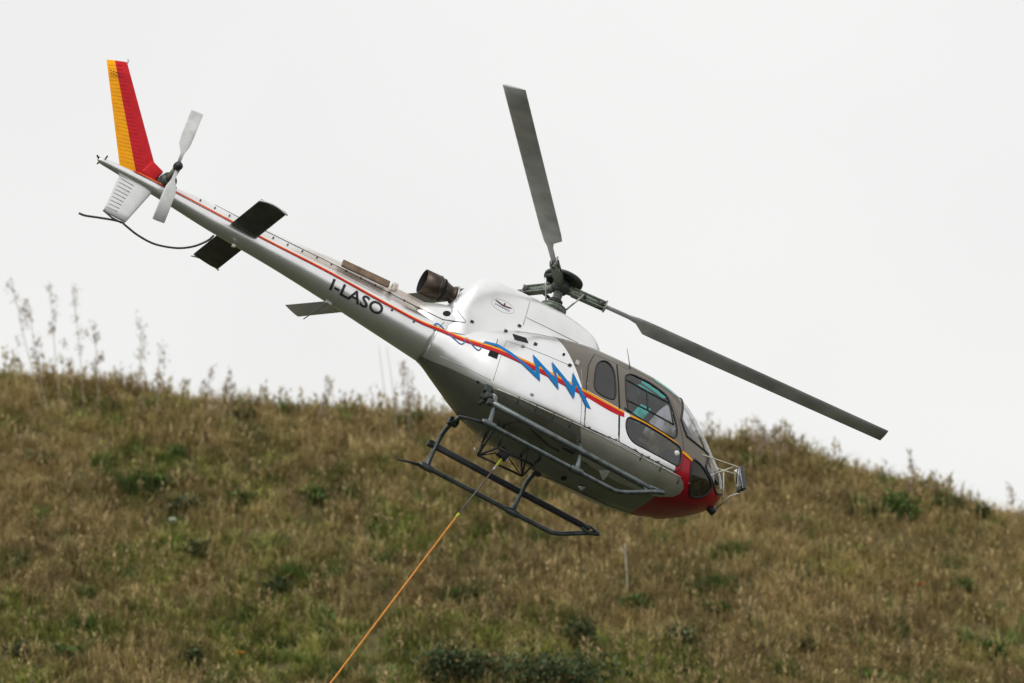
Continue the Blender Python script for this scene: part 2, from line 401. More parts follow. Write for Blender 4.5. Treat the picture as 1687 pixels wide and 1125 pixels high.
# teal roof panes, one each side, given by where the sky shows through them
ROOF = [(1.62, 2.06, .03, .66)]          # x0, x1, |y|0, |y|1
def is_roof(p): return any(a < p.x < b and c < abs(p.y) < d and p.z > 1.9 for a, b, c, d in ROOF) and not is_wind(p)
hull_f, wind_f, pane_f = [], [], {1: [], -1: []}
for f in HF:
    c = sum((HV[i] for i in f), Vector())/4
    if is_wind(c): wind_f.append(f); continue
    if is_roof(c): pane_f[1 if c.y > 0 else -1].append(f); continue
    if abs(c.y) > .15 and c.x > .4:
        q = proj((c.x, -abs(c.y), c.z))
        if any(inpoly(q, w) for w in WINBIG): continue
    hull_f.append(f)
def sub(V, Fc):
    ids = {}; v2 = []; f2 = []
    for f in Fc:
        g = []
        for i in f:
            if i not in ids: ids[i] = len(v2); v2.append(V[i])
            g.append(ids[i])
        f2.append(tuple(g))
    return v2, f2
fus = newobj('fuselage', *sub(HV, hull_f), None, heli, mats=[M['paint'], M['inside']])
so = fus.modifiers.new('shell', 'SOLIDIFY'); so.thickness = .03; so.offset = -1 ; so.material_offset = 1; so.material_offset_rim = 0; so.use_rim = True
ws = newobj('windshield', *sub(HV, wind_f), M['wind'], heli)
for s in (1, -1):
    newobj('roof_pane', *sub(HV, pane_f[s]), M['teal'], fus)
# frames along the windshield edge and round the roof panes
def edge_loops(faces):
    e = {}
    for f in faces:
        for a, b in zip(f, f[1:]+f[:1]):
            k = (min(a, b), max(a, b)); e[k] = e.get(k, 0)+1
    adj = {}
    for (a, b), n in e.items():
        if n == 1: adj.setdefault(a, []).append(b); adj.setdefault(b, []).append(a)
    loops = []; seen = set()
    for s in list(adj):
        if s in seen: continue
        lp = [s]; seen.add(s); cur = s
        while True:
            nx = [k for k in adj[cur] if k not in seen]
            if not nx: break
            cur = nx[0]; seen.add(cur); lp.append(cur)
        loops.append(lp)
    return loops
def smooth_loop(pts, it=6):
    p = [Vector(q) for q in pts]
    for _ in range(it): p = [(p[i-1]+p[i]*2+p[(i+1) % len(p)])/4 for i in range(len(p))]
    return p
for lp in edge_loops(wind_f):
    if len(lp) > 60: tube('windshield_frame', smooth_loop([HV[i] for i in lp])[::2], .018, M['rubber'], ws, 6, True)
for s in (1, -1):
    for lp in edge_loops(pane_f[s]):
        if len(lp) > 12: tube('pane_frame', smooth_loop([HV[i]-Vector((0, 0, .012)) for i in lp], 3)[::2], .012, M['rubber'], fus, 6, True)
cp = [Vector((x, 0, z+.006)) for x, z in zip(np.linspace(2.15, 3.3, 14), pchip(HX, ZT, np.linspace(2.15, 3.3, 14)))]
tube('windshield_post', cp, .028, M['rubber'], ws, 6)
tube('added_pane_bar', [(1.82, .15, 2.26), (1.82, .40, 2.22), (1.82, .66, 2.10)], .045, M['inside'], fus)  # bar added to leave a dark gap in the sky through the left pane
box('overhead_console', (1.80, .16, 2.275), (.60, .24, .15), M['inside'], fus, bev=.25)

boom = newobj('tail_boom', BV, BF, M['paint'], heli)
cowl = newobj('engine_cowling', CV, CF, M['cowlpaint'], heli)
shoulder = newobj('exhaust_fairing', SV, SF, M['cowlpaint'], heli)
cover = newobj('drive_shaft_cover', FV, FF, M['cowlpaint'], heli)

# ------------------------------------------------------------------ patches laid on the skin from traced outlines
def patch_geo(poly, holes=(), off=.004, step=6., tree=None):
    pts, edges = [], []
    def add(loop):
        o = len(pts); n = len(loop)
        L2 = []
        for i in range(n):
            a, b = loop[i], loop[(i+1) % n]; m = max(1, int(math.hypot(b[0]-a[0], b[1]-a[1])/step))
            for k in range(m): L2.append((a[0]+(b[0]-a[0])*k/m, a[1]+(b[1]-a[1])*k/m))
        pts.extend(Vector(q) for q in L2); edges.extend((o+i, o+(i+1) % len(L2)) for i in range(len(L2)))
    add(poly)
    for h in holes: add(h)
    x0, x1 = min(p[0] for p in poly), max(p[0] for p in poly); y0, y1 = min(p[1] for p in poly), max(p[1] for p in poly)
    y = y0+step/2
    while y < y1:
        x = x0+step/2
        while x < x1:
            if inpoly((x, y), poly) and not any(inpoly((x, y), h) for h in holes): pts.append(Vector((x, y)))
            x += step
        y += step
    v, e, f, *_ = delaunay_2d_cdt(pts, edges, [], 0, 1e-4)
    keep = []
    for t in f:
        c = ((v[t[0]].x+v[t[1]].x+v[t[2]].x)/3, (v[t[0]].y+v[t[1]].y+v[t[2]].y)/3)
        if inpoly(c, poly) and not any(inpoly(c, h) for h in holes): keep.append(tuple(t)[::-1])
    P3 = [hit(q.x, q.y, off, tree) for q in v]
    keep = [t for t in keep if all(P3[i] is not None for i in t)]
    P3 = [p or Vector() for p in P3]
    return sub(P3, keep)
def patch(name, poly, material, parent, holes=(), off=.004, step=6., both=True, tree=None):
    v, f = patch_geo(poly, holes, off, step, tree); out = [newobj(name, v, f, material, parent)]
    if both: out.append(newobj(name, [flip(p) for p in v], [t[::-1] for t in f], material, parent))
    return out
def strip(name, pts, r, material, parent, off=.0, both=True, closed=False, sub_=3, seg=6, tree=None):
    L2 = []; n = len(pts)
    for i in range(n if closed else n-1):
        a, b = pts[i], pts[(i+1) % n]
        for k in range(sub_): L2.append((a[0]+(b[0]-a[0])*k/sub_, a[1]+(b[1]-a[1])*k/sub_))
    if not closed: L2.append(pts[-1])
    p = [q for q in (hit(x, y, off, tree) for x, y in L2) if q is not None]
    out = [tube(name, p, r, material, parent, seg, closed)]
    if both: out.append(tube(name, [flip(q) for q in p], r, material, parent, seg, closed))
    return out

# doors with their windows
DOOR_F = [(1016.5,601),(1019,628),(1021,669),(1020,728),(1060,750),(1095,768),(1113,777),(1120,772),(1124.5,757),(1126,745),(1124,722),(1117,692),(1107,664),(1097,650),(1080,636),(1060,624),(1040,613)]
DOOR_R = [(979,584.5),(969.5,601.6),(966,636.8),(963,702),(1018,727),(1019,669),(1017,628),(1014.5,600)]
def make_door(name, outline, wins, side):
    d = None
    v, f = patch_geo(outline, wins, .011, 4., HULL)
    if side < 0: v = [flip(p) for p in v]; f = [t[::-1] for t in f]
    d = newobj(name, v, f, M['paint'], heli)
    def put(nm, g, m):
        vv, ff = g
        if side < 0: vv = [flip(p) for p in vv]; ff = [t[::-1] for t in ff]
        return newobj(nm, vv, ff, m, d)
    for w in wins:
        put('window', patch_geo(w, (), .004, 7., HULL), M['glass'])
        lp = [hit(x, y, .009, HULL) for x, y in w]
        put('window_frame', tube_geo(lp, .013, 6, True), M['rubber'])
    op = []
    for i in range(len(outline)):
        a, b = outline[i], outline[(i+1) % len(outline)]
        for k in range(5): op.append((a[0]+(b[0]-a[0])*k/5, a[1]+(b[1]-a[1])*k/5))
    lp = [q for q in (hit(x, y, .006, HULL) for x, y in op) if q is not None]
    put('door_seal', tube_geo(lp, .0075, 6, True), M['rubber'])
    return d, put
for side in (1, -1):
    d, put = make_door('cockpit_door', DOOR_F, [WIN_FRONT, WIN_LOW], side)
    def bar(nm, pts, r):
        L2 = []
        for a, b in zip(pts, pts[1:]):
            for k in range(4): L2.append((a[0]+(b[0]-a[0])*k/4, a[1]+(b[1]-a[1])*k/4))
        L2.append(pts[-1]); put(nm, tube_geo([hit(x, y, .004, HULL) for x, y in L2], r, 6), M['rubber'])
    bar('sliding_rail', [(1030.5,625),(1064,644.5),(1102,664)], .013)
    bar('sliding_rail', [(1032,659),(1067,676),(1110,700)], .013)
    bar('window_divider', [(1065.5,645.5),(1067,676)], .014)
    bar('window_divider', [(1101.5,661),(1109.5,700)], .012)
    put('door_handle', tube_geo([hit(1028,672,.012,HULL), hit(1034,677,.03,HULL), hit(1039,680,.012,HULL)], .012, 6), M['rubber'])
    h = hit(1114, 747, .012, HULL); put('round_vent', lathe_geo([(.0,.012),(.03,.012),(.042,.0),(.042,-.01)], h, -ray(1114, 747), 16), M['lamp'])
    make_door('passenger_door', DOOR_R, [WIN_REAR], side)
patch('chin_window', WIN_CHIN, M['glass_chin'], heli, off=.003)
strip('window_frame', WIN_CHIN, .019, M['rubber'], fus, .004, closed=True, sub_=1)

# ------------------------------------------------------------------ stripes, bolt, letters
SXs = [200,300,440,540,640,700,727,760,820,887,961,1020,1039]
YT = [270.8,321.2,395.1,446.0,500.9,531.6,541.6,554.8,573.6,603.4,641.2,674.0,684.4]
RT = [271.3,321.7,395.8,446.7,501.8,533,543.2,556.8,576.2,606.6,645.2,676.8,687]
RB = [272.8,323.4,397.8,449.2,504.6,536.2,547.2,561.2,581.6,613,652,685,691]
sxx = np.arange(200, 1039.5, 12.)
yt, rt, rb = (pchip(SXs, a, sxx) for a in (YT, RT, RB))
def band(a, b): return [(x, y) for x, y in zip(sxx, a)] + [(x, y) for x, y in zip(sxx[::-1], b[::-1])]
patch('yellow_stripe', band(yt, rt), M['yellow'], fus, off=.014, step=6)
patch('red_stripe', band(rt, rb), M['red'], fus, off=.014, step=6)
patch('yellow_stripe', [(1038,683.5),(1064,696.5),(1095,715.5),(1117,731),(1118,733),(1095,718),(1064,699),(1038,686.5)], M['yellow'], fus, off=.015, step=4)
patch('yellow_stripe', [(1123.5,742.5),(1131,748),(1140,757.5),(1139.5,760.5),(1130,752),(1123,746)], M['yellow'], fus, off=.015, step=4)
z3 = lambda L2: [(660+x/3.75, 400+y/3.75) for x, y in L2]
BOLT = z3([(520,610),(600,629),(680,677),(760,740),(838,805),(815,690),(952,838),(932,735),(1057,888),(1062,800),(1174,1030),(1146,1018),(1080,880),(1070,968),(958,785),(976,912),(852,752),(861,857),(740,740),(660,684),(590,641),(520,619)])
patch('blue_lightning', BOLT, M['blue'], fus, off=.018, step=5)
sq = z3([(205,514),(215,500),(235,503),(265,530),(305,570),(345,606),(372,626),(392,618),(398,592),(412,592),(432,618),(462,652),(482,664),(496,652),(500,632),(520,615)])
strip('blue_squiggle', [(p.x, p.y) for p in catmull([(a, b, 0) for a, b in sq], 3)], .008, M['blue'], fus, .008, sub_=1)
def text_mesh(s):
    cu = bpy.data.curves.new('t', 'FONT'); cu.body = s; cu.size = 1; cu.offset = .022; cu.space_character = 1.03; cu.resolution_u = 4
    o = bpy.data.objects.new('t', cu); COL.objects.link(o)
    me = bpy.data.meshes.new_from_object(o.evaluated_get(bpy.context.evaluated_depsgraph_get()))
    bm = bmesh.new(); bm.from_mesh(me); bmesh.ops.triangulate(bm, faces=bm.faces[:])
    for _ in range(2): bmesh.ops.subdivide_edges(bm, edges=[e for e in bm.edges if e.calc_length() > .1], cuts=1); bmesh.ops.triangulate(bm, faces=bm.faces[:])
    V = [v.co.copy() for v in bm.verts]; Fc = [tuple(v.index for v in f.verts) for f in bm.faces]; bm.free()
    bpy.data.objects.remove(o); bpy.data.meshes.remove(me); bpy.data.curves.remove(cu)
    return V, Fc
tv, tf = text_mesh('I-LASO')
tx0, tx1 = min(v.x for v in tv), max(v.x for v in tv); ty1 = max(v.y for v in tv)
A0, A1, UPV = Vector((542, 476)), Vector((627, 520.5)), Vector((7.5, -17.5))
for side in (1, -1):
    vv = []
    for v in tv:
        a = (v.x-tx0)/(tx1-tx0)
        if side < 0: a = 1-a
        q = A0 + (A1-A0)*a + UPV*(v.y/ty1)
        h = hit(q.x, q.y, .006, HULL); vv.append(h if side > 0 else flip(h))
    newobj('registration_letters', vv, tf, M['letter'], boom)

M['emwing'] = mat('emblem_dark_red', (.10, .04, .05), .5); M['embl'] = mat('emblem_blue_grey', (.12, .17, .27), .5)
# emblem on the cowling
lg = lambda x, y: (780+x/14.06, 460+y/14.06)
el = [lg(680+290*math.cos(a)*.89-125*math.sin(a)*.45, 622+290*math.cos(a)*.45+125*math.sin(a)*.89) for a in np.linspace(0, 2*math.pi, 40, endpoint=False)]
strip('emblem_ring', el, .003, M['trim'], cowl, .001, closed=True, sub_=1)
for nm, pg, m in (('emblem_wing', [(500,482),(535,478),(650,566),(700,602),(770,622),(885,666),(872,690),(750,650),(675,622),(610,572)], M['emwing']),
                  ('emblem_head', [(690,600),(712,550),(748,565),(730,612)], M['emwing']), *[('emblem_script', [(508+k*38, 553+k*19.5), (530+k*38, 564+k*19.5+(k%3)*4), (526+k*38, 596+k*19.5), (504+k*38, 585+k*19.5-(k%2)*8)], M['embl']) for k in range(9)]):
    patch(nm, [lg(*q) for q in pg], m, cowl, off=.005, step=4)

# red nose carries on to the door line; grey side fairing below the cabin with its rail and latches
z8 = lambda x, y: (840+x/5.114, 640+y/5.114)
RAIL = [(819,641),(860,658),(910,681),(956,701.5),(1000,723.5),(1050,750),(1090,770),(1121,786)]
strip('sill_rail', RAIL, .011, M['trim'], fus, .006, sub_=6)
M['sill'] = mat('sill_fairing_grey', (.58, .555, .50), .32, metal=.7, coat=.2, var=.15, vscale=4)
SILL = [(956,702),(1000,724),(1050,750.5),(1090,770.5),(1119,785),(1125,794),(1126,804),(1120,813),(1108,818),(1085,818),(1060,811),(1020,795),(985,775),(958,757)]
patch('sill_fairing', SILL, M['sill'], fus, off=.007, step=4, tree=HULL)
for x, y in ((80,85),(230,150),(375,215),(520,285),(1115,565),(1280,655),(1430,760)):
    a, b = z8(x, y-18), z8(x-22, y+40)
    strip('latch', [a, b], .010, M['seam'], fus, .012, sub_=2)

# access panels, openings, seams
S_ = lambda nm, pts, r=.005, m='seamlite', par=None, **k: strip(nm, z3(pts), r, M[m], par or fus, .0005, **k)
S_('boom_joint', [(268,490),(240,520),(190,620),(145,735)], .007)
S_('panel_seam', [(655,605),(640,640),(600,760),(572,850)])
S_('panel_seam', [(655,605),(760,640),(900,695),(1045,757)], .005)
S_('panel_seam', [(600,596),(585,655)], .006, 'seam')
S_('panel_seam', [(240,700),(420,780),(560,850)])
S_('panel_seam', [(1115,780),(1122,860),(1118,1000),(1112,1120)], .005)
S_('deck_seam', [(0,345),(130,410),(260,474),(400,494)], .008, 'seam')
S_('deck_seam', [(700,545),(850,565),(1010,602)], .006)
S_('cowling_seam', [(798,362),(780,430),(757,508)], .006, par=cowl)
S_('cowling_seam', [(778,462),(940,540),(1095,618)], .006, par=cowl)
S_('cowling_seam', [(322,372),(360,430),(405,488)], .006, par=cowl)
patch('air_inlet', z3([(690,562),(775,588),(790,621),(705,598)]), M['hole'], fus, off=.006, step=4)
patch('static_port', z3([(555,662),(606,683),(595,717),(538,694)]), M['hole'], fus, off=.013, step=4)
patch('drain_hole', z3([(285+24*math.cos(a)*.95-10*math.sin(a), 437+24*math.cos(a)*.3+15*math.sin(a)) for a in np.linspace(0, 6.28, 16, endpoint=False)]), M['hole'], shoulder, off=.005, step=4)
patch('filler_cap', z3([(1008+9*math.cos(a), 690+9*math.sin(a)) for a in np.linspace(0, 6.28, 12, endpoint=False)]), M['hole'], fus, off=.006, step=3)
patch('drain_hole', z3([(478+9*math.cos(a), 860+9*math.sin(a)) for a in np.linspace(0, 6.28, 12, endpoint=False)]), M['hole'], fus, off=.006, step=3)
for x, y in ((440,488),(733,514),(650,548),(833,627),(756,640),(1045,757),(812,938)):
    q = z3([(x, y)])[0]; h = hit(*q, .012)
    for s in (1, -1):
        hh = h if s > 0 else flip(h)
        box('cowl_latch', hh, (.055, .03, .035), M['hubdark'] if x not in (756, 812) else M['seamlite'], fus, bev=.3)
h = hit(950.5, 598.5, .012)
for s in (1, -1): box('step_light', h if s > 0 else flip(h), (.06, .03, .08), M['trim'], fus, bev=.3)
for pts in ([(750,680),(848,682),(820,735),(785,770)], [(570,812),(645,825),(602,856)]):
    patch('belly_plate', [z8(*q) for q in pts], M['white'], fus, off=.012, step=4, both=False)
for x, y in ((655,620),(455,755)):
    patch('belly_port', [z8(x+26*math.cos(a)*.95-8*math.sin(a), y+26*math.cos(a)*.2+17*math.sin(a)) for a in np.linspace(0, 6.28, 14, endpoint=False)], M['hole'], fus, off=.006, step=4, both=False)
# fasteners along the drive shaft cover seam and boom
S_('cover_seam', [(-1280,-305),(-880,-95),(-500,90),(-250,216),(0,345)], .006, 'seam', cover)
for k in range(16):
    x = 330+24*k; y = pchip([320,440,575,700,729],[325,387,449,513,529], [x])[0]
    h = hit(x, y, .008)
    if h: box('cover_clip', h, (.022, .014, .028), M['seam'], cover, bev=.2)
for x, y in ((646,507),(682,526)):
    h = hit(x, y+3, .008); box('boom_clip', h, (.03, .02, .05), M['seam'], boom, bev=.2)

# ------------------------------------------------------------------ exhaust, strake, boom fittings
ex0 = P(748, 487, .08); ex1 = P(696, 463, .08); exd = (ex1-ex0)
L_ = exd.length
ev, ef = lathe_geo([(.105,0),(.135,.0),(.135,.03),(.115,.04),(.125,.10),(.175,.24),(.188,.30),(.188,L_),(.176,L_),(.174,.2),(.02,.12)], ex0, exd, 32)
exo = newobj('exhaust_pipe', ev, ef, None, heli, mats=[M['exhaust'], M['soot']], fm=[1 if i//32 >= 8 else 0 for i in range(len(ef))])
newobj('flange', *lathe_geo([(.10,-.02),(.155,-.02),(.155,.0),(.10,.0)], ex0, exd, 24), M['steel'], exo)
newobj('clamp', *lathe_geo([(.18,.27),(.193,.275),(.193,.295),(.18,.30)], ex0, exd, 24), M['exhaust'], exo)
a, b = P(564, 433, .19), P(641, 469, .19)
ax = (b-a).normalized(); zz = (Vector((0, 0, 1)) - ax*ax.z).normalized(); yy = zz.cross(ax)
Rm = Matrix((ax, yy, zz)).transposed()
box('strake', (a+b)/2, ((b-a).length, .05, .105), M['brown'], boom, Rm, .2)
box('strake_end', b+ax*.09, (.10, .09, .13), M['paint'], boom, Rm, .35)
# rod antenna below the boom, whip on the roof
tube('boom_antenna', [P(541, 499, -.02), P(520, 512, -.02), P(500, 525.5, -.02)], .008, M['seam'], boom)
box('antenna_base', P(541, 499, -.02), (.10, .05, .03), M['white'], boom, bev=.3)
h = hit(1038, 607.5, 0) or P(1038, 607, .4)
tube('roof_antenna', [h, P(1036, 592, -h.y), P(1033, 574, -h.y)], [.009, .006, .004], M['seam'], fus)

# ------------------------------------------------------------------ fins and stabiliser
def airfoil(n=14, t=.12):
    pts = []
    for k in range(n+1):
        c = (1-math.cos(math.pi*k/n))/2
        pts.append((c, 5*t*(.2969*math.sqrt(c)-.126*c-.3516*c*c+.2843*c**3-.1015*c**4)))
    return pts
def wing(name, secs, thick, material, parent, mats=None, split=None, axis='y', n=14):
    # secs: list of (leading edge point, trailing edge point); thickness along axis
    af = airfoil(n, thick); V = []; m = 2*(n+1)
    tdir = Vector((0, 1, 0)) if axis == 'y' else Vector((0, 0, 1))
    for le, te in secs:
        ch = (te-le)
        for s in (1, -1):
            for c, h in (af if s > 0 else af[::-1]): V.append(le+ch*c+tdir*(h*ch.length*s))
    Fc, fm = [], []
    for i in range(len(secs)-1):
        for k in range(m):
            Fc.append((i*m+k, i*m+(k+1) % m, (i+1)*m+(k+1) % m, (i+1)*m+k))
            kk = k if k <= n else m-2-k
            fm.append(1 if (split and kk >= split) else 0)
    Fc += [tuple(range(m-1, -1, -1)), tuple((len(secs)-1)*m+k for k in range(m))]; fm += [0, 0]
    return newobj(name, V, Fc, material, parent, mats=mats, fm=fm)
def lerp(a, b, t): return a+(b-a)*t
f_lt, f_tt = P(209.5, 103, 0), P(175.5, 98, 0); f_lr, f_tr = P(262, 297, 0), P(197, 272, 0)
f_lr2, f_tr2 = lerp(f_lr, f_lt, -.08), lerp(f_tr, f_tt, -.08)
fin = wing('tail_fin', [(lerp(f_lr2, f_lt, t), lerp(f_tr2, f_tt, t)) for t in np.linspace(0, 1, 9)], .11, None, heli, [M['red'], M['yellow']], 8)
for k in range(26):                        # pressed ribs along the fin
    t = .05+.9*k/25
    le, te = lerp(f_lr, f_lt, t), lerp(f_tr, f_tt, t); ch = te-le
    for s in (1, -1):
        pts = []
        for c in (.36, .5, .65, .8, .96):
            hh = 5*.11*(.2969*math.sqrt(c)-.126*c-.3516*c*c+.2843*c**3-.1015*c**4)*ch.length
            pts.append(le+ch*c+Vector((0, -s*(hh+.001), .035*(1-c))))
        tube('rib', pts[2:], .0022, M['ribyel'], fin, 4); tube('rib', pts[:3], .0022, M['ribred'], fin, 4)
newobj('fin_root', *box_geo(lerp(f_lr, f_lt, .06)+Vector((-.08, 0, -.03)), (.24, .10, .26), Matrix.Rotation(.35, 3, 'Y'), .3), M['red'], fin)
tube('fin_light', [f_lt+Vector((0, 0, -.02)), f_lt+Vector((.01, 0, .03)), f_lt+Vector((-.02, -.02, .05))], .012, M['lamp'], fin)
for j, (x0, y0, x1, y1) in enumerate(((181,115.5,200,121.5),(182,121,198,126))):
    for k in range(4):
        a = k/4; pa = P(x0+(x1-x0)*a, y0+(y1-y0)*a, .04); pb = P(x0+(x1-x0)*(a+.16), y0+(y1-y0)*(a+.16), .04)
        tube('fin_lettering', [pa, pb], .006, M['letter'], fin, 4)
l_lr, l_tr, l_lt, l_tt = P(250, 318, 0), P(198, 284, 0), P(207, 366, 0), P(170, 347, 0)
lfin = wing('lower_fin', [(lerp(l_lr, l_lt, t), lerp(l_tr, l_tt, t)) for t in np.linspace(-.1, 1, 7)], .13, M['white'], heli)
for k in range(9):
    t = .12+.76*k/8; le, te = lerp(l_lr, l_lt, t), lerp(l_tr, l_tt, t); ch = te-le
    for s in (1, -1):
        pts = []
        for c in (.52, .65, .8, .93):
            hh = 5*.13*(.2969*math.sqrt(c)-.126*c-.3516*c*c+.2843*c**3-.1015*c**4)*ch.length
            pts.append(le+ch*c+Vector((0, -s*(hh+.001), 0)))
        tube('rib', pts, .006, M['seamlite'], lfin, 4)
stab = []
for s in (1, -1):
    secs = []
    for yv in np.linspace(.10, 1.265, 7):
        secs.append((Vector((-4.665, -s*yv, 1.415)), Vector((-5.10, -s*yv, 1.43))))
    st = wing('stabiliser', secs, -.12, M['sillb'] if 'sillb' in M else M['white'], heli, axis='z')
    pr = [Vector((-4.65+(-5.12+4.65)*c, -s*1.27, 1.415+.045*math.sin(math.pi*c)-.02)) for c in np.linspace(0, 1, 8)]
    tube('end_plate', pr, .014, M['white'], st, 6); stab.append(st)
M['stab'] = mat('stabiliser_dark_grey', (.075, .07, .06), .5, metal=.2, var=.25, vscale=5)
for st in stab: st.data.materials[0] = M['stab']
h = P(385, 405, .10); box('stabiliser_clamp', h, (.05, .05, .05), M['trim'], stab[0], bev=.25)
# tail skid guard
gp = [P(*q, 0) for q in ((352,388),(341,397),(318,406),(290,408.5),(255,402),(228,388),(210,374),(203,368))]
guard = tube('tail_guard', catmull(gp, 5), .016, M['hubdark'], heli)
tube('guard_tail', catmull([P(*q, 0) for q in ((205,368),(190,363),(160,358),(140,355),(130,351))], 4), .017, M['hubdark'], guard)
tube('guard_stay', [P(200, 367, 0), P(184, 358, 0), P(170, 346, 0)], .014, M['hubdark'], guard)
# tail light cluster
tl = box('tail_light', P(166, 263, 0), (.10, .05, .05), M['hubdark'], boom, bev=.3)
tube('tail_light_arm', [P(172, 264, .0), P(177, 257, .12)], .012, M['hubdark'], boom)
tube('tail_light_arm', [P(164, 262, .0), P(160, 256, .05)], .014, M['hubdark'], boom)
tube('tail_light_arm', [P(165, 265, .0), P(160, 270, -.05)], .012, M['hubdark'], boom)

# ------------------------------------------------------------------ tail rotor
tr = empty('tail_rotor', heli)
g0 = P(276, 299, .06); hubp = P(293, 274, .36)
newobj('gearbox', *lathe_geo([(.0,-.12),(.12,-.12),(.13,0),(.12,.12),(.0,.13)], g0+Vector((0, .05, 0)), (0, -1, 0), 20), M['hubdark'], tr)
tube('gearbox_mount', [g0+Vector((.16, .05, -.04)), g0+Vector((-.05, .04, .0)), g0+Vector((-.14, .05, -.05))], [.05, .09, .05], M['hubdark'], tr)
tube('shaft', [g0, lerp(g0, hubp, .5), hubp], [.08, .055, .04], M['hub'], tr, 12)
tube('pitch_rod', [g0+Vector((.06, -.05, .06)), hubp+Vector((.06, .04, .05))], .014, M['steel'], tr)
newobj('hub', *lathe_geo([(.0,-.07),(.05,-.07),(.065,-.03),(.065,.04),(.045,.07),(.0,.08)], hubp, (0, -1, 0), 16), M['black'], tr)
tipd = (P(328, 186, .36)-hubp); tipd.y = 0; tipd = tipd.normalized()
perp = Vector((tipd.z, 0, -tipd.x))
for s in (1, -1):
    secs = []
    for r, ch in ((.07,.05),(.22,.055),(.28,.10),(.36,.165),(.5,.185),(.93,.185)):
        c = hubp+tipd*(r*s); d = (perp*.98+Vector((0, -.2, 0))).normalized()
        secs.append((c+d*ch*.35*s, c-d*ch*.65*s))
    wing('blade', secs, .13, M['tailblade'], tr, axis='y', n=8)

# ------------------------------------------------------------------ main rotor
mr = empty('main_rotor', heli)
HZ = 3.16; hub = Vector((-.03, 0, HZ))
newobj('mast', *lathe_geo([(.085,2.40),(.085,2.78),(.07,2.80),(.07,HZ),(.0,HZ)], (hub.x, 0, 0), (0, 0, 1), 20), M['hub'], mr)
newobj('swashplate', *lathe_geo([(.07,-.03),(.18,-.03),(.205,-.02),(.205,.0),(.185,.004),(.185,.018),(.205,.022),(.2,.038),(.12,.06),(.07,.09)], (hub.x, 0, 2.76), (.0, .0, 1), 28), M['hub'], mr)
newobj('swashplate_collar', *lathe_geo([(.07,.09),(.11,.09),(.11,.15),(.07,.15)], (hub.x, 0, 2.76), (0, 0, 1), 20), M['black'], mr)
newobj('vibration_damper', *lathe_geo([(.0,.09),(.10,.085),(.13,.10),(.16,.115),(.20,.10),(.235,.075),(.285,.07),(.30,.085),(.30,.115),(.26,.13),(.0,.135)], hub+Vector((0, 0, .02)), (0, 0, 1), 32), M['hubdark'], mr)
newobj('star_hub', *lathe_geo([(.0,-.10),(.10,-.10),(.14,-.05),(.14,.05),(.10,.09),(.0,.10)], hub, (0, 0, 1), 24), M['hubdark'], mr)
TIPS = [(1459, 717), (838, 141), (487, 516)]; RAD = 5.345
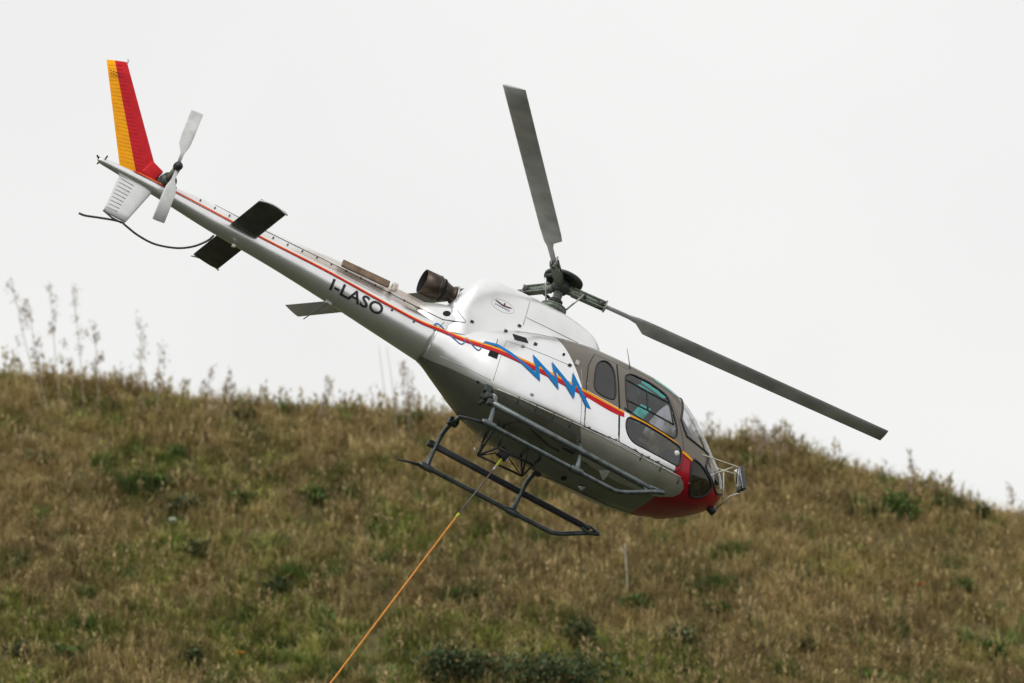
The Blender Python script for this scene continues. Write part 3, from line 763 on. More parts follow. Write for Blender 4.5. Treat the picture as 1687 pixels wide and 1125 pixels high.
for px, py in TIPS:
    best = None
    for z in np.linspace(HZ-.3, HZ+.9, 121):         # the tip lies on the ray and 5.345 m from the hub axis
        q = PZ(px, py, z); rr = math.hypot(q.x-hub.x, q.y)
        e = abs(math.hypot(rr, z-HZ)-RAD)
        if best is None or e < best[0]: best = (e, q)
    q = best[1]
    dxy = Vector((q.x-hub.x, q.y, 0)).normalized(); rise = q.z-HZ
    rise = max(-.05, min(.75, rise))
    lead = Vector((dxy.y, -dxy.x, 0))                # rotor turns clockwise seen from above
    def at(r): return hub + dxy*r + Vector((0, 0, rise*(max(r-.3, 0)/(RAD-.3))**1.25))
    # sleeve arm
    arm = empty('x', None); COL.objects.unlink(arm); bpy.data.objects.remove(arm)
    geo = merge(tube_geo([at(.12), at(.40), at(.72)], [.075, .052, .05], 10, flat=1.0),
                box_geo(at(.45)+Vector((0, 0, .05)), (.52, .11, .022), Matrix((dxy, -lead, Vector((0, 0, 1)))).transposed(), .3),
                box_geo(at(.45)-Vector((0, 0, .055)), (.52, .11, .022), Matrix((dxy, -lead, Vector((0, 0, 1)))).transposed(), .2))
    sl = newobj('blade_sleeve', *geo, M['hub'], mr)
    newobj('damper_ring', *lathe_geo([(.04,-.03),(.075,-.03),(.075,.04),(.04,.04)], at(.64), dxy, 16), M['blue2'] if 'blue2' in M else M['hubdark'], sl)
    for sgn in (1, -1): newobj('blade_pin', *lathe_geo([(.0,-.085),(.016,-.085),(.016,.085),(.0,.085)], at(.72)+lead*.03*sgn, (0, 0, 1), 10), M['steel'], sl)
    horn = at(.34)+lead*.17-Vector((0, 0, .05))
    tube('pitch_horn', [at(.40)-Vector((0, 0, .03)), horn], .025, M['hubdark'], sl)
    swd = (dxy*.34+lead*.17).normalized()
    tube('pitch_link', [horn, Vector((hub.x, 0, 2.80))+swd*.2], .014, M['steel'], sl)
    secs = []; ai = 0
    V = []; af = airfoil(10, .12); m = 22
    for r, ch, tw in [(.68,.10,10),(.9,.10,10),(1.12,.105,10),(1.25,.16,10),(1.42,.34,10),(1.6,.355,9)] + [(x, .355, 10-1.6*(x-1.0)) for x in np.linspace(2, RAD, 12)]:
        c = at(r); a = math.radians(tw)
        cd = (lead*math.cos(a)+Vector((0, 0, math.sin(a))))
        nd = cd.cross(dxy).normalized(); nd = nd if nd.z > 0 else -nd
        off = .27 if ch > .2 else .45
        le = c+cd*(ch*off if ch > .2 else ch*.5); 
        for s in (1, -1):
            for cc, hh in (af if s > 0 else af[::-1]): V.append(le-cd*ch*cc+nd*(hh*ch*s*(1 if ch > .2 else 2.5)))
    n_ = len(V)//m
    Fc = [(i*m+k, i*m+(k+1) % m, (i+1)*m+(k+1) % m, (i+1)*m+k) for i in range(n_-1) for k in range(m)]
    Fc += [tuple(range(m-1, -1, -1)), tuple((n_-1)*m+k for k in range(m))]
    newobj('blade', V, Fc, M['blade'], mr)
    print('blade az %.1f rise %.2f err %.3f' % (math.degrees(math.atan2(-dxy.y, dxy.x)), q.z-HZ, best[0]))

# ------------------------------------------------------------------ landing gear
gear = empty('landing_gear', heli)
for s in (1, -1):
    sk = M['skid']
    Y = -1.085*s
    path = [Vector((-.80, Y, .035)), Vector((.3, Y, .035)), Vector((1.35, Y, .035)), Vector((1.50, Y, .05)), Vector((1.65, Y, .11)), Vector((2.02, Y, .315)), Vector((2.18, Y, .38))]
    skid = tube('skid', catmull(path, 5), .036, sk, gear, 12)
    tube('skid_spring', [Vector((-.72, Y, .03)), Vector((-.95, Y, -.02)), Vector((-1.15, Y, -.07))], [.03, .02, .016], M['skid_dark'], skid, 8)
    Ys = -1.04*s
    step = tube('step', [Vector((-.78, Ys, .385)), Vector((.7, Ys, .37)), Vector((1.85, Ys, .36)), Vector((2.0, Ys, .355))], [.05, .05, .05, .03], M['skid'] if s > 0 else M['skid_dark'], gear, 10)
    box('step_cap', (-.76, Ys, .385), (.10, .10, .10), M['skid_dark'], step, bev=.3)
    tube('toe_brace', [Vector((1.82, Ys, .36)), Vector((1.95, Ys, .30)), Vector((2.05, Y, .33))], .03, sk, step, 8)
    tube('toe_brace', [Vector((1.86, Ys, .37)), Vector((2.02, Ys, .40)), Vector((2.16, Y, .385))], .022, sk, step, 8)
    for lx in (-.68, .80):
        zt = .66 if lx < 0 else .60
        pth = catmull([Vector((lx, 0, zt+.02)), Vector((lx, -.45*s, zt)), Vector((lx, -.75*s, zt-.02)), Vector((lx, -.93*s, zt-.12)), Vector((lx, -1.02*s, zt-.30)), Vector((lx, -1.07*s, .16)), Vector((lx, -1.085*s, .03))], 5)
        n = len(pth); leg = tube('crosstube', pth, [.034 if i < n-7 else .034+.02*(i-(n-7))/6 for i in range(n)], sk, gear, 10)
        newobj('saddle', *lathe_geo([(.05,-.10),(.055,-.08),(.055,.08),(.05,.10)], (lx, -1.085*s, .035), (1, 0, 0), 12), sk, leg)
    # clamp of the rear leg
    box('crosstube_clamp', (-.68, -.62*s, .66), (.16, .12, .12), M['hubdark'], gear, bev=.25)
    box('crosstube_clamp', (.80, -.62*s, .58), (.14, .12, .10), M['hubdark'], gear, bev=.25)

# ------------------------------------------------------------------ cargo swing and hook
sw = empty('cargo_swing', heli)
A, B = P(787, 750, -.12), P(860, 784, -.12); C, D = P(821, 737, .16), P(878, 766, .16)
for n2, a, b in (('swing_bar', A, B), ('swing_bar', C, D), ('swing_strut', A, Vector((-.30, -.30, .60))), ('swing_strut', A, C), ('swing_strut', B, Vector((.30, -.1, .56))), ('swing_strut', B, D), ('swing_strut', C, Vector((-.20, -.25, .58))), ('swing_strut', D, Vector((.62, .12, .56))), ('swing_strut', A, Vector((-.25, .28, .58))), ('swing_strut', B, Vector((.35, .3, .58)))):
    tube(n2, [a, b], .017, M['black'], sw)
hk = P(829, 748, 0)
newobj('hook_body', *box_geo(hk, (.17, .09, .16), Matrix.Rotation(.3, 3, 'Y'), .2), M['black'], sw)
for a in (A, B, C, D): tube('hook_stay', [hk+Vector((0, 0, .04)), lerp(a, hk, .15)], .009, M['black'], sw, 6)
newobj('hook_keeper', *lathe_geo([(.0,-.02),(.03,-.02),(.035,.0),(.03,.02),(.0,.02)], P(834, 756, 0), (0, -1, 0), 12), M['white'], sw)
tube('hook_cable', catmull([P(*q, -.1) for q in ((795,708),(789,720),(794,730),(808,733),(815,735))], 5), .007, M['cable'], sw, 6)
tube('release_cable', [P(766, 693, -.2), P(776, 722, -.15), P(787, 748, -.12)], .004, M['cable'], sw, 6)
tube('release_ferrule', [P(781, 737, -.135), P(784, 744, -.125)], .010, M['trim'], sw, 6)

# cables and small fittings under the belly
strip('belly_cable', [(818,701),(830,699),(848,695),(860,696)], .006, M['black'], fus, .01, both=False, tree=HULL)
strip('belly_cable', [(872,706),(888,719),(905,735),(922,743)], .007, M['black'], fus, .01, both=False, tree=HULL)
h = hit(938, 738, .02, HULL); box('belly_box', h, (.20, .10, .07), M['black'], fus, bev=.25)
for px, py in ((804, 640),(800, 650)):
    h = hit(px, py, .03, HULL); box('leg_fitting', h, (.12, .08, .12), M['hubdark'], fus, bev=.3)
tube('leg_stay', [hit(797, 652, .03, HULL), P(757, 677, -.5)], .008, M['cable'], gear, 6)

# ------------------------------------------------------------------ nose mirror on its tubular frame
mf = empty('nose_mirror', heli)
def T(nm, pts, r=.012, m='frame'): tube(nm, [Vector(p) for p in pts], r, M[m], mf, 8)
YM = .42
m1, m2 = P(1212, 768, YM), P(1226, 774, YM)
T('mirror_tube', [hit(1157, 749, 0) or P(1157, 749, .25), m1, m2])
mid = P(1192, 775, .38)
T('mirror_tube', [hit(1135, 796, 0), P(1160, 786.5, .5), mid, m1])
T('mirror_tube', [P(1174, 769, .15), mid, P(1210, 780.5, YM)])
low = P(1192, 821, .38)
T('mirror_tube', [mid, low]); T('mirror_tube', [P(1187, 779, .2), P(1192, 805, .3), low], .008, 'seam')
T('mirror_tube', [hit(1178, 838, 0) or P(1180, 838, .1), P(1203, 817, YM), P(1218, 812.5, YM), P(1227, 806, YM), P(1228, 797, YM)])
c = P(1219, 790, YM); uz = (P(1216, 770, YM)-P(1222, 810, YM)).normalized(); ux = Vector((0, 1, 0)).cross(uz).normalized()
Rm = Matrix((ux, uz.cross(ux), uz)).transposed()
mg = newobj('mirror_shell', *box_geo(c, (.055, .24, .36), Rm, .35), M['mirror'], mf)
newobj('mirror_glass', *box_geo(c-ux*.029, (.006, .21, .32), Rm, .2), M['mirrorface'], mf)
tube('mirror_bracket', [P(1217, 812, YM), P(1218, 802, YM)], .025, M['black'], mf)
# landing light pod below the nose
newobj('nose_light', *lathe_geo([(.0,-.08),(.05,-.07),(.065,.0),(.06,.06),(.0,.07)], P(1172, 840, .02), (1, 0, -.3), 16), M['black'], heli)

# ------------------------------------------------------------------ cabin interior
bk = []
ring = HR[np.argmin(abs(xs-.18))]
bv = [Vector((.18, v[1]*.97, 1.15+(v[2]-1.15)*.97)) for v in ring]
newobj('rear_bulkhead', bv, [tuple(range(len(bv)))], M['inside'], fus, smooth=False)
box('cabin_floor', (1.2, 0, .78), (2.0, 1.3, .04), M['inside'], fus, bev=.1)
con = newobj('instrument_console', *box_geo((2.45, -.15, 1.18), (.35, .55, .55), Matrix.Rotation(-.25, 3, 'Y'), .15), M['inside'], heli)
box('console_pedestal', (2.25, -.05, .90), (.5, .22, .40), M['inside'], con)
for y in (-.42, .42):
    seat = newobj('seat', *merge(box_geo((1.45, y, 1.0), (.50, .48, .14), Matrix.Rotation(-.1, 3, 'Y'), .35), box_geo((1.17, y, 1.35), (.14, .46, .72), Matrix.Rotation(-.16, 3, 'Y'), .4)), M['seatf'], heli)
    newobj('headrest', *box_geo((1.09, y, 1.82), (.10, .28, .2), None, .4), M['seatf'], seat)
    tube('seat_pedestal', [(1.45, y, .74), (1.45, y, .95)], .12, M['inside'], seat)
bench = newobj('rear_bench', *merge(box_geo((.55, 0, 1.0), (.5, 1.55, .14), None, .3), box_geo((.30, 0, 1.36), (.12, 1.55, .65), Matrix.Rotation(-.1, 3, 'Y'), .3)), M['seatf'], heli)

# ------------------------------------------------------------------ pilot (one continuous body)
def person():
    root = empty('person'); root.matrix_world = HM @ Matrix.Translation((1.42, -.42, 1.08))
    tag(root, 'seated pilot in dark clothes and grey helmet behind the cockpit door window', 'person')
    V, E, R_ = [], [], []
    def add(p, r, par=None):
        V.append(p); R_.append(r)
        if par is not None: E.append((par, len(V)-1))
        return len(V)-1
    pel = add((0, 0, .06), .16); sp1 = add((-.06, 0, .28), .15, pel); ch_ = add((-.08, 0, .48), .17, sp1); nk = add((-.06, 0, .64), .065, ch_); hd = add((-.02, 0, .74), .085, nk); add((.0, 0, .86), .085, hd)
    for s in (1, -1):
        hip = add((.06, .10*s, .04), .10, pel); kn = add((.46, .14*s, .08), .07, hip); an = add((.62, .14*s, -.28), .045, kn); add((.80, .14*s, -.32), .04, an)
        sh = add((-.08, .20*s, .52), .075, ch_); elb = add((.04, .28*s, .28), .05, sh); wr = add((.28, .18*s, .22), .034, elb); pm = add((.35, .16*s, .22), .036, wr)
        for k, (dy, ln) in enumerate(((-.03,.075),(-.01,.09),(.01,.085),(.03,.065))):
            a = add((.39, .16*s+dy, .225), .010, pm); b = add((.39+ln*.5, .16*s+dy, .22), .009, a); add((.39+ln*.6, .16*s+dy, .18), .008, b)
        a = add((.345, .16*s-.045*s, .23), .011, pm); add((.385, .16*s-.06*s, .215), .009, a)
    me = bpy.data.meshes.new('body'); me.from_pydata(V, E, []); me.materials.append(M['cloth'])
    o = bpy.data.objects.new('body', me); COL.objects.link(o); o.parent = root
    md = o.modifiers.new('skin', 'SKIN')
    for i, sv in enumerate(me.skin_vertices[0].data): sv.radius = (R_[i], R_[i]); sv.use_root = (i == 0)
    sb = o.modifiers.new('sub', 'SUBSURF'); sb.levels = 1; sb.render_levels = 1
    hg = lathe_geo([(.0,.16),(.07,.145),(.115,.10),(.135,.03),(.13,-.05),(.12,-.09)], (-.01, 0, .80), (0, 0, 1), 20)
    newobj('helmet', *hg, M['helmet'], root)
    newobj('visor', *box_geo((.10, 0, .79), (.06, .20, .09), None, .4), M['rubber'], root)
    newobj('face', *merge(lathe_geo([(.0,.10),(.06,.08),(.085,0),(.07,-.07),(.0,-.11)], (.04, 0, .74), (0, 0, 1), 14), box_geo((.13, 0, .735), (.04, .025, .05), None, .4)), M['skin'], root)
person()

# ------------------------------------------------------------------ sling line
ln = empty('sling_line'); ln.matrix_world = HM
tag(ln, 'long orange rope with grey cable leader hanging from the helicopter belly hook', 'rope')
p0, p1, p2 = P(829, 753, 0), P(753, 850, 0), P(545, 1125, 0)
d_ = (p2-p1).normalized()
tube('shackle_sleeve', [p0, lerp(p0, p1, .08), lerp(p0, p1, .16)], [.016, .024, .018], M['lime'], ln, 8)
tube('thimble', [lerp(p0, p1, .15), lerp(p0, p1, .22)], [.022, .016], M['trim'], ln, 8)
tube('cable_leader', [lerp(p0, p1, .2), p1], .011, M['cable'], ln, 8)
tube('lime_splice', [p1-d_*.05, p1+d_*.04], .021, M['lime'], ln, 8)
tube('orange_rope', [p1+d_*t for t in np.linspace(.03, 5.6, 40)], .016, M['rope'], ln, 8)
newobj('end_hook', *lathe_geo([(.0,0),(.05,.02),(.08,.1),(.07,.2),(.0,.24)], p1+d_*5.6, d_, 12), M['black'], ln)

# ================================================================== the hill
YC = 131.0
def px_dir(px, py):
    d = CAMM.to_3x3() @ Vector(((px-W/2)/FPX, -(py-H/2)/FPX, -1)); return d
CRX = [0,100,200,330,420,500,600,720,900,1150,1250,1350,1450,1560,1640,1687]
CRY = [636,642,655,679,687,694,698,706,723,744,746,774,806,832,864,874]
cX, cZ = [], []
for a, b in zip(CRX, CRY):
    d = px_dir(a, b); t = YC/d.y; cX.append(d.x*t); cZ.append(1.7+d.z*t)
cX = [-400, -120, -40, -18]+cX+[14, 22, 60, 400]; cZ = [6, 10, cZ[0]+1.6, cZ[0]+.8]+cZ+[cZ[-1]-.6, cZ[-1]-2.2, cZ[-1]-4, 5]
def vnoise(X, Y, sc, seed):
    r = np.random.default_rng(seed); T_ = r.random((64, 64))
    x = X/sc; y = Y/sc; xi = np.floor(x).astype(int); yi = np.floor(y).astype(int); fx = x-xi; fy = y-yi
    fx = fx*fx*(3-2*fx); fy = fy*fy*(3-2*fy); g = lambda i, j: T_[(i) % 64, (j) % 64]
    return (g(xi, yi)*(1-fx)+g(xi+1, yi)*fx)*(1-fy)+(g(xi, yi+1)*(1-fx)+g(xi+1, yi+1)*fx)*fy
def terr(X, Y):
    X = np.asarray(X, float); Y = np.asarray(Y, float)
    cz = pchip(cX, cZ, X)
    t = np.clip((Y-98)/(YC-98), 0, 1)
    up = t**1.25*(1-.10*(1-t))                      # rises all the way to the crest
    z = cz*up
    back = np.clip((Y-YC)/60, 0, 1); z = np.where(Y > YC, cz*(1-.55*back*back*(3-2*back)) - .05*np.minimum(Y-YC, 6), z)
    und = (vnoise(X+500, Y+500, 3.1, 3)-.5)*.6+(vnoise(X+500, Y+500, 1.1, 4)-.5)*.14
    near = np.clip(1-np.abs(Y-122)/40, 0, 1)*np.clip(1-np.abs(X)/60, 0, 1)
    wide = (vnoise(X+5000, Y+5000, 60, 5)-.5)*2*np.clip(np.abs(Y-60)/300, 0, 1)
    return z+und*near*np.clip((YC+1-Y)/4, .25, 1)+wide
def spread(lo, hi, a, b, fine):
    l = a-np.geomspace(1, a-lo, 22)[::-1]; r = b+np.geomspace(1, hi-b, 22)
    return np.concatenate([l, np.arange(a, b, fine), [b], r])
gx = spread(-2500, 2500, -22, 22, .4); gy = spread(-1500, 3500, 94, 140, .4)
GX, GY = np.meshgrid(gx, gy, indexing='ij'); GZ = terr(GX, GY)
gv = np.stack([GX, GY, GZ], 2).reshape(-1, 3); ny = len(gy)
gf = [(i*ny+j, (i+1)*ny+j, (i+1)*ny+j+1, i*ny+j+1) for i in range(len(gx)-1) for j in range(ny-1)]
def ground_mat():
    m = bpy.data.materials.new('dry_meadow'); m.use_nodes = True; t = m.node_tree; b = t.nodes['Principled BSDF']
    co = t.nodes.new('ShaderNodeTexCoord'); n = t.nodes.new('ShaderNodeTexNoise'); n.inputs['Scale'].default_value = .8; n.inputs['Detail'].default_value = 10
    t.links.new(co.outputs['Object'], n.inputs['Vector'])
    r = t.nodes.new('ShaderNodeValToRGB'); e = r.color_ramp.elements
    e[0].position = .3; e[0].color = (.13, .125, .05, 1); e[1].position = .7; e[1].color = (.27, .20, .10, 1)
    x = e.new(.5); x.color = (.20, .165, .075, 1)
    t.links.new(n.outputs['Fac'], r.inputs['Fac']); b.inputs['Roughness'].default_value = .95
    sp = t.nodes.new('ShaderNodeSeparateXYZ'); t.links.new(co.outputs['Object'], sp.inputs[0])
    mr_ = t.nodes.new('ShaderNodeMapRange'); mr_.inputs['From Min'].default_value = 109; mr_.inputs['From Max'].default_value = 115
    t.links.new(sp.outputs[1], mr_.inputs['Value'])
    mm = t.nodes.new('ShaderNodeMix'); mm.data_type = 'RGBA'; mm.inputs['A'].default_value = (.035, .042, .016, 1)  # unseen ground ahead of the slope, darkened to cut bounce onto the underside
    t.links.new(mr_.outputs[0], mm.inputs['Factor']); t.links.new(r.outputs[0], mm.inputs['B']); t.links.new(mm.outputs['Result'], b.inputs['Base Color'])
    n2 = t.nodes.new('ShaderNodeTexNoise'); n2.inputs['Scale'].default_value = 9; n2.inputs['Detail'].default_value = 8; t.links.new(co.outputs['Object'], n2.inputs['Vector'])
    bp = t.nodes.new('ShaderNodeBump'); bp.inputs['Distance'].default_value = .2; t.links.new(n2.outputs['Fac'], bp.inputs['Height']); t.links.new(bp.outputs[0], b.inputs['Normal'])
    return m
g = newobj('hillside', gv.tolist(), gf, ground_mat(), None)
g['kind'] = 'structure'

def foliage_mat(name, trans=.3):
    m = bpy.data.materials.new(name); m.use_nodes = True; t = m.node_tree; t.nodes.clear()
    at_ = t.nodes.new('ShaderNodeAttribute'); at_.attribute_name = 'col'
    d = t.nodes.new('ShaderNodeBsdfDiffuse'); tl_ = t.nodes.new('ShaderNodeBsdfTranslucent'); mx_ = t.nodes.new('ShaderNodeMixShader'); mx_.inputs[0].default_value = trans
    o = t.nodes.new('ShaderNodeOutputMaterial')
    t.links.new(at_.outputs['Color'], d.inputs[0]); t.links.new(at_.outputs['Color'], tl_.inputs[0])
    t.links.new(d.outputs[0], mx_.inputs[1]); t.links.new(tl_.outputs[0], mx_.inputs[2]); t.links.new(mx_.outputs[0], o.inputs[0])
    return m
M['grass'] = foliage_mat('grass_blades'); M['leaf'] = foliage_mat('shrub_leaves', .25)
def fastmesh(name, V, tris, colv, material, parent=None):
    me = bpy.data.meshes.new(name); nv, nf = len(V), len(tris)
    me.vertices.add(nv); me.vertices.foreach_set('co', np.ascontiguousarray(V, np.float32).ravel())
    me.loops.add(nf*3); me.loops.foreach_set('vertex_index', np.ascontiguousarray(tris, np.int32).ravel())
    me.polygons.add(nf); me.polygons.foreach_set('loop_start', np.arange(0, nf*3, 3, dtype=np.int32)); me.polygons.foreach_set('loop_total', np.full(nf, 3, np.int32))
    a = me.color_attributes.new('col', 'FLOAT_COLOR', 'POINT'); c4 = np.ones((nv, 4), np.float32); c4[:, :3] = colv; a.data.foreach_set('color', c4.ravel())
    me.update(); me.validate(); me.materials.append(material)
    o = bpy.data.objects.new(name, me); COL.objects.link(o)
    if parent: o.parent = parent
    return o
def blades(base, ht, az, lean, wd, bend):
    n = len(base); d = np.stack([np.cos(az), np.sin(az), np.zeros(n)], 1); s = np.stack([-np.sin(az), np.cos(az), np.zeros(n)], 1)
    up = np.array([0, 0, 1.0])
    mid = base+d*(lean*ht*.45)[:, None]+up*(ht*.55)[:, None]
    tip = base+d*((lean+bend)*ht)[:, None]+up*(ht*(1-.35*bend))[:, None]
    w = (wd/2)[:, None]
    V = np.stack([base-s*w, base+s*w, mid-s*w*.8, mid+s*w*.8, tip], 1).reshape(-1, 3)
    k = np.arange(n)[:, None]*5
    T_ = np.concatenate([k+[0, 1, 3], k+[0, 3, 2], k+[2, 3, 4]], 1).reshape(-1, 3)
    return V, T_
# tufts of dry and green grass over the slope in view and a good way round it
def make_grass():
    nt_ = 21000
    X = RNG.uniform(-16, 16, nt_); Y = 112.5+RNG.random(nt_)*21
    Z = terr(X, Y)
    green = vnoise(X+300, Y*1.0+300, 2.6, 21)*.45+vnoise(X+300, Y+300, .9, 22)*.35+vnoise(X+300, Y+300, .4, 25)*.2
    green = green + .07*np.clip((122-Y)/8, -1, 1) - .006*X         # greener low on the slope
    dark = vnoise(X+100, Y+100, 1.4, 23)*.5+vnoise(X+100, Y+100, .45, 24)*.5
    gsel = np.clip((green-.42)*4+RNG.normal(0, .3, nt_), 0, 1)
    tan = np.array([.55, .44, .225]); brn = np.array([.39, .305, .15]); olv = np.array([.42, .40, .13]); grn = np.array([.20, .28, .075])
    mixb = np.clip(RNG.random(nt_)*.7+.5*(vnoise(X+70, Y+70, .7, 27)-.2), 0, 1)[:, None]
    dry = tan*mixb+brn*(1-mixb); mixg = RNG.random(nt_)[:, None]**.8; gr = olv*mixg+grn*(1-mixg)
    tc_ = dry*(1-gsel[:, None])+gr*gsel[:, None]
    spot = (vnoise(X+33, Y+33, .55, 61) > .88)|(vnoise(X+77, Y+77, .35, 62) > .87)      # small leafy weeds among the grass
    tc_[spot] = np.array([.14, .21, .065])*RNG.uniform(.6, 1.5, spot.sum())[:, None]
    tc_ *= (.60+.75*dark+RNG.normal(0, .10, nt_))[:, None]
    th_ = (.16+.24*RNG.random(nt_)+.08*(1-gsel))
    nb = 17
    idx = np.repeat(np.arange(nt_), nb); n = len(idx)
    r = np.sqrt(RNG.random(n))*.15; a = RNG.uniform(0, 2*np.pi, n)
    bx_ = X[idx]+r*np.cos(a); by_ = Y[idx]+r*np.sin(a)
    base = np.stack([bx_, by_, terr(bx_, by_)-.03], 1)
    ht = th_[idx]*RNG.uniform(.55, 1.25, n)
    V, T_ = blades(base, ht, a+RNG.normal(0, .9, n), RNG.uniform(0, .8, n), RNG.uniform(.012, .034, n)+.022*gsel[idx]*RNG.random(n), RNG.uniform(.1, 1.1, n))
    c = np.clip(tc_[idx]*RNG.uniform(.7, 1.3, n)[:, None], .004, 1)
    o = fastmesh('meadow_grass', V, T_, np.repeat(c, 5, 0), M['grass'])
    o['kind'] = 'stuff'; o['label'] = 'dry brown and olive green meadow grass covering the hillside'; o['category'] = 'grass'
    # taller seed stalks standing out of the grass
    ns = 7500
    X = RNG.uniform(-16, 16, ns); Y = 112.5+RNG.random(ns)*20.8; z = terr(X, Y)
    keepm = vnoise(X+40, Y+40, 1.7, 31)*.6+vnoise(X+40, Y+40, .6, 32)*.4 > .40; X, Y, z = X[keepm], Y[keepm], z[keepm]; ns = len(X)
    hgt = RNG.uniform(.28, .62, ns)*(.8+.5*vnoise(X+9, Y+9, 1.6, 41))
    az = RNG.uniform(0, 6.28, ns); ln_ = RNG.uniform(0, .3, ns)
    pick = RNG.random(ns)[:, None]
    colr = np.where(pick < .5, np.array([[.40, .31, .165]]), np.where(pick < .8, np.array([[.33, .28, .12]]), np.array([[.22, .175, .10]])))*RNG.uniform(.7, 1.3, ns)[:, None]
    V1, T1 = blades(np.stack([X, Y, z-.02], 1), hgt, az, ln_, np.full(ns, .013), np.full(ns, .05)); C1 = np.repeat(colr, 5, 0)
    nh = 13; idx = np.repeat(np.arange(ns), nh); n = len(idx); f = RNG.uniform(.4, 1.02, n)
    dd = np.stack([np.cos(az), np.sin(az)], 1)[idx]
    hb = np.stack([X[idx]+dd[:, 0]*ln_[idx]*hgt[idx]*f*.9, Y[idx]+dd[:, 1]*ln_[idx]*hgt[idx]*f*.9, z[idx]+hgt[idx]*f*.97], 1)+RNG.normal(0, .02, (n, 3))
    V2, T2 = blades(hb, RNG.uniform(.04, .13, n), RNG.uniform(0, 6.28, n), RNG.uniform(.1, 1.3, n), RNG.uniform(.016, .04, n), RNG.uniform(.1, .9, n))
    C2 = np.repeat(colr[idx]*RNG.uniform(.75, 1.3, n)[:, None], 5, 0)
    o = fastmesh('seed_stalks', np.concatenate([V1, V2]), np.concatenate([T1, T2+len(V1)]), np.concatenate([C1, C2]), M['grass'])
    o['kind'] = 'stuff'; o['label'] = 'thin brown seed stalks rising out of the meadow grass'; o['category'] = 'weeds'
make_grass()

def ground_at(px, py):
    d = px_dir(px, py); t = 85/d.y
    while t < 150/d.y:
        p = CAMLOC+d*t
        if p.z < float(terr(p.x, p.y)): return p
        t += .05/d.y
    t = (YC-.5)/d.y; p = CAMLOC+d*t; return Vector((p.x, p.y, float(terr(p.x, p.y))))

def shrub(name, px, py, wpx, hpx, colr, label, dens=1.0, leaf=.05, group='green shrubs on the hillside'):
    # px,py: foot of the shrub in the photograph
    p = ground_at(px, py); k = 126/FPX; w, h = wpx*k, hpx*k
    root = empty(name, None, p); tag(root, label, 'shrub', group)
    nst = 7; sv, sf = [], []; tips = []
    for i in range(nst):
        a = random.uniform(0, 6.28); r = w*.42*math.sqrt(random.random()); q = Vector((r*math.cos(a), r*math.sin(a), h*random.uniform(.5, .95)))
        gv_, gf_ = tube_geo([Vector((0, 0, -.05)), q*.5+Vector((0, 0, .04)), q], [.016, .011, .005], 5)
        o_ = len(sv); sv += gv_; sf += [tuple(x+o_ for x in f) for f in gf_]; tips.append(q)
    newobj('stems', sv, sf, M['stem'], root)
    n = int(700*dens*max(.35, min(2.6, w*h/.35)))
    ti = np.array([[*t] for t in tips]); ii = RNG.integers(0, nst, n); f = RNG.uniform(.35, 1.05, n)[:, None]
    c = ti[ii]*f+RNG.normal(0, 1, (n, 3))*np.array([w*.22, w*.22, h*.15]); c[:, 2] = np.maximum(c[:, 2], .0)
    az = RNG.uniform(0, 6.28, n)
    V, T_ = blades(c, RNG.uniform(.6, 1.3, n)*leaf*1.5, az, RNG.uniform(.3, 1.2, n), RNG.uniform(.6, 1.2, n)*leaf, RNG.uniform(.1, .8, n))
    cl = np.array(colr)[None]*RNG.uniform(.55, 1.7, n)[:, None]; br_ = RNG.random(n) < .16; cl[br_] = np.array([.22, .17, .08])*RNG.uniform(.6, 1.2, br_.sum())[:, None]
    fastmesh('foliage', V, T_, np.repeat(cl, 5, 0), M['leaf'], root)['kind'] = 'stuff'
    return root
M['stem'] = mat('shrub_stem', (.09, .065, .04), .8, var=.3, vscale=30)
DK, MD, BR_ = (.075, .100, .050), (.11, .175, .055), (.19, .30, .07)
OL = (.14, .165, .09)
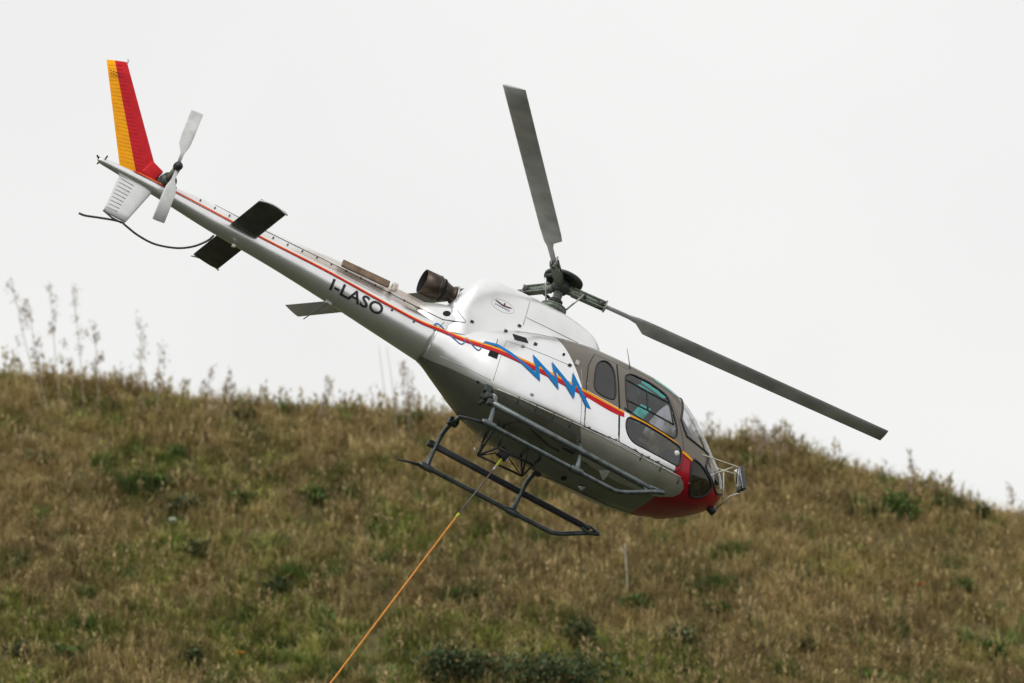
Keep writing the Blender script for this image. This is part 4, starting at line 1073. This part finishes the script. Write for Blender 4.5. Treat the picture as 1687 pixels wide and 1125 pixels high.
SHR = [
 (1482,866,62,52,MD,'tall mid green bush right of the mirror, largest on the upper right slope'),
 (1305,868,48,18,BR_,'low bright green tuft to the lower right of the helicopter nose'),
 (66,770,48,22,DK,'dark flat shrub near the left edge below the blurred ridge'),
 (246,806,44,24,MD,'dark green shrub on the left slope above the pale stone'),
 (522,838,28,38,MD,'upright green shrub left of the rope and the skid ends'),
 (294,762,22,24,MD,'small green shrub high on the left slope below the ridge'),
 (565,684,26,18,BR_,'bright green tuft just below the ridge left of the tail joint'),
 (318,926,46,34,DK,'dark rounded shrub below and right of the pale stone'),
 (298,845,52,26,OL,'broad dull olive shrub directly above the pale stone'),
 (402,832,36,20,MD,'green shrub between the dull olive shrub and the upright one'),
 (452,986,34,34,DK,'dark green shrub at mid slope left of the orange rope'),
 (30,1096,28,34,DK,'dark shrub in the bottom left corner'),
 (322,1112,22,48,DK,'narrow dark shrub at the bottom edge left of the rope'),
 (108,1090,34,24,MD,'low green shrub near the bottom left dark shrub'),
 (180,680,28,20,MD,'green clump under the blurred tall weeds at the ridge'),
 (245,680,26,20,BR_,'bright green clump at the ridge right of the tall weeds'),
 (405,662,36,16,DK,'dark low shrub on the ridge below the tail guard'),
 (752,1132,95,66,DK,'large dark shrub at the bottom centre, left of the three dark bushes'),
 (958,1074,50,54,DK,'upright dark bush at bottom centre with a narrow foot'),
 (915,1145,190,62,DK,'widest dark bush along the bottom edge'),
 (1118,1065,50,36,OL,'dull grey green shrub low on the slope right of the dark bushes'),
 (1045,1012,38,28,MD,'green shrub below the helicopter nose on the lower slope'),
 (1185,1015,46,22,MD,'low green shrub on the lower slope under the nose mirror'),
 (1595,985,26,28,MD,'small green shrub near the right edge at mid slope'),
 (1552,846,22,32,MD,'narrow green shrub near the ridge at right'),
 (1118,1122,34,26,DK,'small dark shrub at the bottom edge under the dull grey green one'),
 (1430,1122,48,16,BR_,'low bright green tuft at the bottom edge on the right'),
 (1640,1090,30,34,MD,'green shrub in the lower right corner'),
 (1325,1080,28,26,DK,'small dark green shrub on the lower right slope'),
 (1575,800,24,24,DK,'dark shrub poking above the ridge on the right'),
 (1612,818,30,24,DK,'darker shrub on the ridge nearest the right edge'),
]
for a in SHR:
    shrub('shrub', a[0], a[1], a[2], a[3], a[4], a[5], leaf=.05 if a[2] < 60 else .06)

# tall weeds standing on the ridge against the sky
def weed(tip, foot, spread_, label, thick=.010, heads=7, depth=YC-1.0):
    df, dt = px_dir(*foot), px_dir(*tip)
    pf = CAMLOC+df*(depth/df.y); pt = CAMLOC+dt*(depth/dt.y)
    gz = float(terr(pf.x, pf.y)); pf = Vector((pf.x, pf.y, gz-.03))
    root = empty('tall_weed', None, pf); tag(root, label, 'weed', 'tall dry weeds on the ridge')
    q = pt-pf; mid = q*.5+Vector((random.uniform(-.05, .05), .02, .0))
    st = catmull([Vector((0, 0, 0)), mid, q], 5)
    newobj('stem', *tube_geo(st, [thick*(1-.6*i/(len(st)-1)) for i in range(len(st))], 5), M['weedstem'], root)
    if not heads: return
    cs = []
    for k in range(heads):
        f = .45+.55*(k+random.random()*.6)/heads; b = st[min(len(st)-1, int(f*(len(st)-1)))]
        cs.append((b+Vector((random.gauss(0, 1), random.gauss(0, 1), random.uniform(-.2, .6)))*spread_*.55*(1.25-f), random.uniform(.45, 1.0)))
    nl = 22; C_ = np.repeat(np.array([[*c_] for c_, _ in cs]), nl, 0); n = len(C_)
    C_ = C_+RNG.normal(0, 1, (n, 3))*spread_*np.array([.14, .14, .22])
    V, T_ = blades(C_, RNG.uniform(.03, .09, n), RNG.uniform(0, 6.28, n), RNG.uniform(.1, 1, n), RNG.uniform(.012, .028, n), RNG.uniform(.1, .8, n))
    cc = np.array([[.36, .29, .23]])*RNG.uniform(.7, 1.5, n)[:, None]
    fastmesh('seed_head', V, T_, np.repeat(cc, 5, 0), M['leaf'], root)['kind'] = 'stuff'
M['weedstem'] = mat('dry_weed_stem', (.40, .33, .26), .8, var=.3, vscale=30)
for a in [
 ((18,456),(72,628),.34,'leftmost tall dry weed, leaning left from the ridge at the left edge'),
 ((46,492),(78,628),.30,'thick-headed tall dry weed second from the left edge'),
 ((82,462),(100,632),.28,'upright tall dry weed third from the left edge'),
 ((118,466),(138,632),.32,'tall dry weed with drooping side branch, fourth from the left edge'),
 ((156,532),(164,634),.24,'shorter dry weed just right of the four tallest'),
 ((232,522),(240,650),.30,'lone dry weed with a dark oval head right of the tall cluster'),
 ((262,568),(256,655),.40,'bushy pale dry weed at the right end of the left ridge cluster'),
 ((344,606),(342,668),.22,'short dark weed on the ridge below the tail guard, left one'),
 ((382,612),(384,672),.20,'short dark weed on the ridge below the tail guard, right one'),
 ((536,622),(537,690),.22,'short weed on the ridge left of the two pale leaning stalks'),
 ((624,568),(650,692),.04,'left one of two bare pale stalks leaning under the tail boom', .010, 0),
 ((637,570),(655,692),.04,'right one of two bare pale stalks leaning under the tail boom', .010, 0),
 ((656,594),(676,696),.26,'dark-headed weed right of the two bare stalks'),
 ((672,604),(682,698),.26,'brown weed close under the belly slope'),
 ((1246,688),(1248,740),.24,'weed with a dark head on the ridge right of the nose'),
 ((1286,694),(1284,745),.20,'thin weed on the ridge under the forward rotor blade'),
 ((1500,742),(1498,810),.16,'thin pale weed on the ridge right of the blade tip'),
 ((1668,800),(1666,860),.26,'weed on the ridge at the right edge')]:
    weed(*a)
# bare dry stalk on the slope, two orange flowers and a pale stone
def on_slope(name, px, py, label, cat):
    r = empty(name, None, ground_at(px, py)); tag(r, label, cat); return r
r = on_slope('dry_stalk', 1034, 985, 'single pale upright dry stalk on the slope below the helicopter nose', 'stalk')
newobj('stem', *tube_geo(catmull([(0, 0, 0), (-.02, 0, .5), (-.05, 0, 1.0)], 4), [.014]*3+[.012]*3+[.01]*3, 6), M['frame'], r)
newobj('twig', *tube_geo([(-.03, 0, .7), (-.12, 0, .95)], .006, 5), M['frame'], r)
M['petal'] = mat('orange_petal', (.65, .24, .02), .6)
for px, py, lb in ((1515, 985, 'orange flower on the right slope at mid height'), (395, 1100, 'small yellow orange flower near the bottom edge left of the rope')):
    r = on_slope('flower', px, py, lb, 'flower'); r['group'] = 'orange flowers'
    newobj('stem', *tube_geo([(0, 0, 0), (.01, 0, .25)], .008, 5), M['stem'], r)
    for k in range(7):
        a = k*.9; newobj('petal', *box_geo((.045*math.cos(a)+.01, .045*math.sin(a), .26), (.09, .045, .018), Matrix.Rotation(a, 3, 'Z') @ Matrix.Rotation(-.5, 3, 'Y'), .3), M['petal'], r)
bm = bmesh.new(); bmesh.ops.create_icosphere(bm, subdivisions=3, radius=.075)
for v in bm.verts:
    v.co *= 1+.18*math.sin(v.co.x*31+1)*math.sin(v.co.y*27)+.12*math.sin(v.co.z*40); v.co.z *= .8
V = [v.co+Vector((0, 0, .32)) for v in bm.verts]; Fc = [tuple(x.index for x in f.verts) for f in bm.faces]; bm.free()
V = [v+Vector((0, 0, -.22)) for v in V]
st_ = newobj('pale_stone', V, Fc, mat('pale_stone', (.30, .34, .26), .85, var=.3, vscale=12, bump=.4, bscale=25), None)
st_.location = ground_at(285, 878) + Vector((0, -.15, .12)); tag(st_, 'small pale stone showing in the grass on the left slope', 'stone')
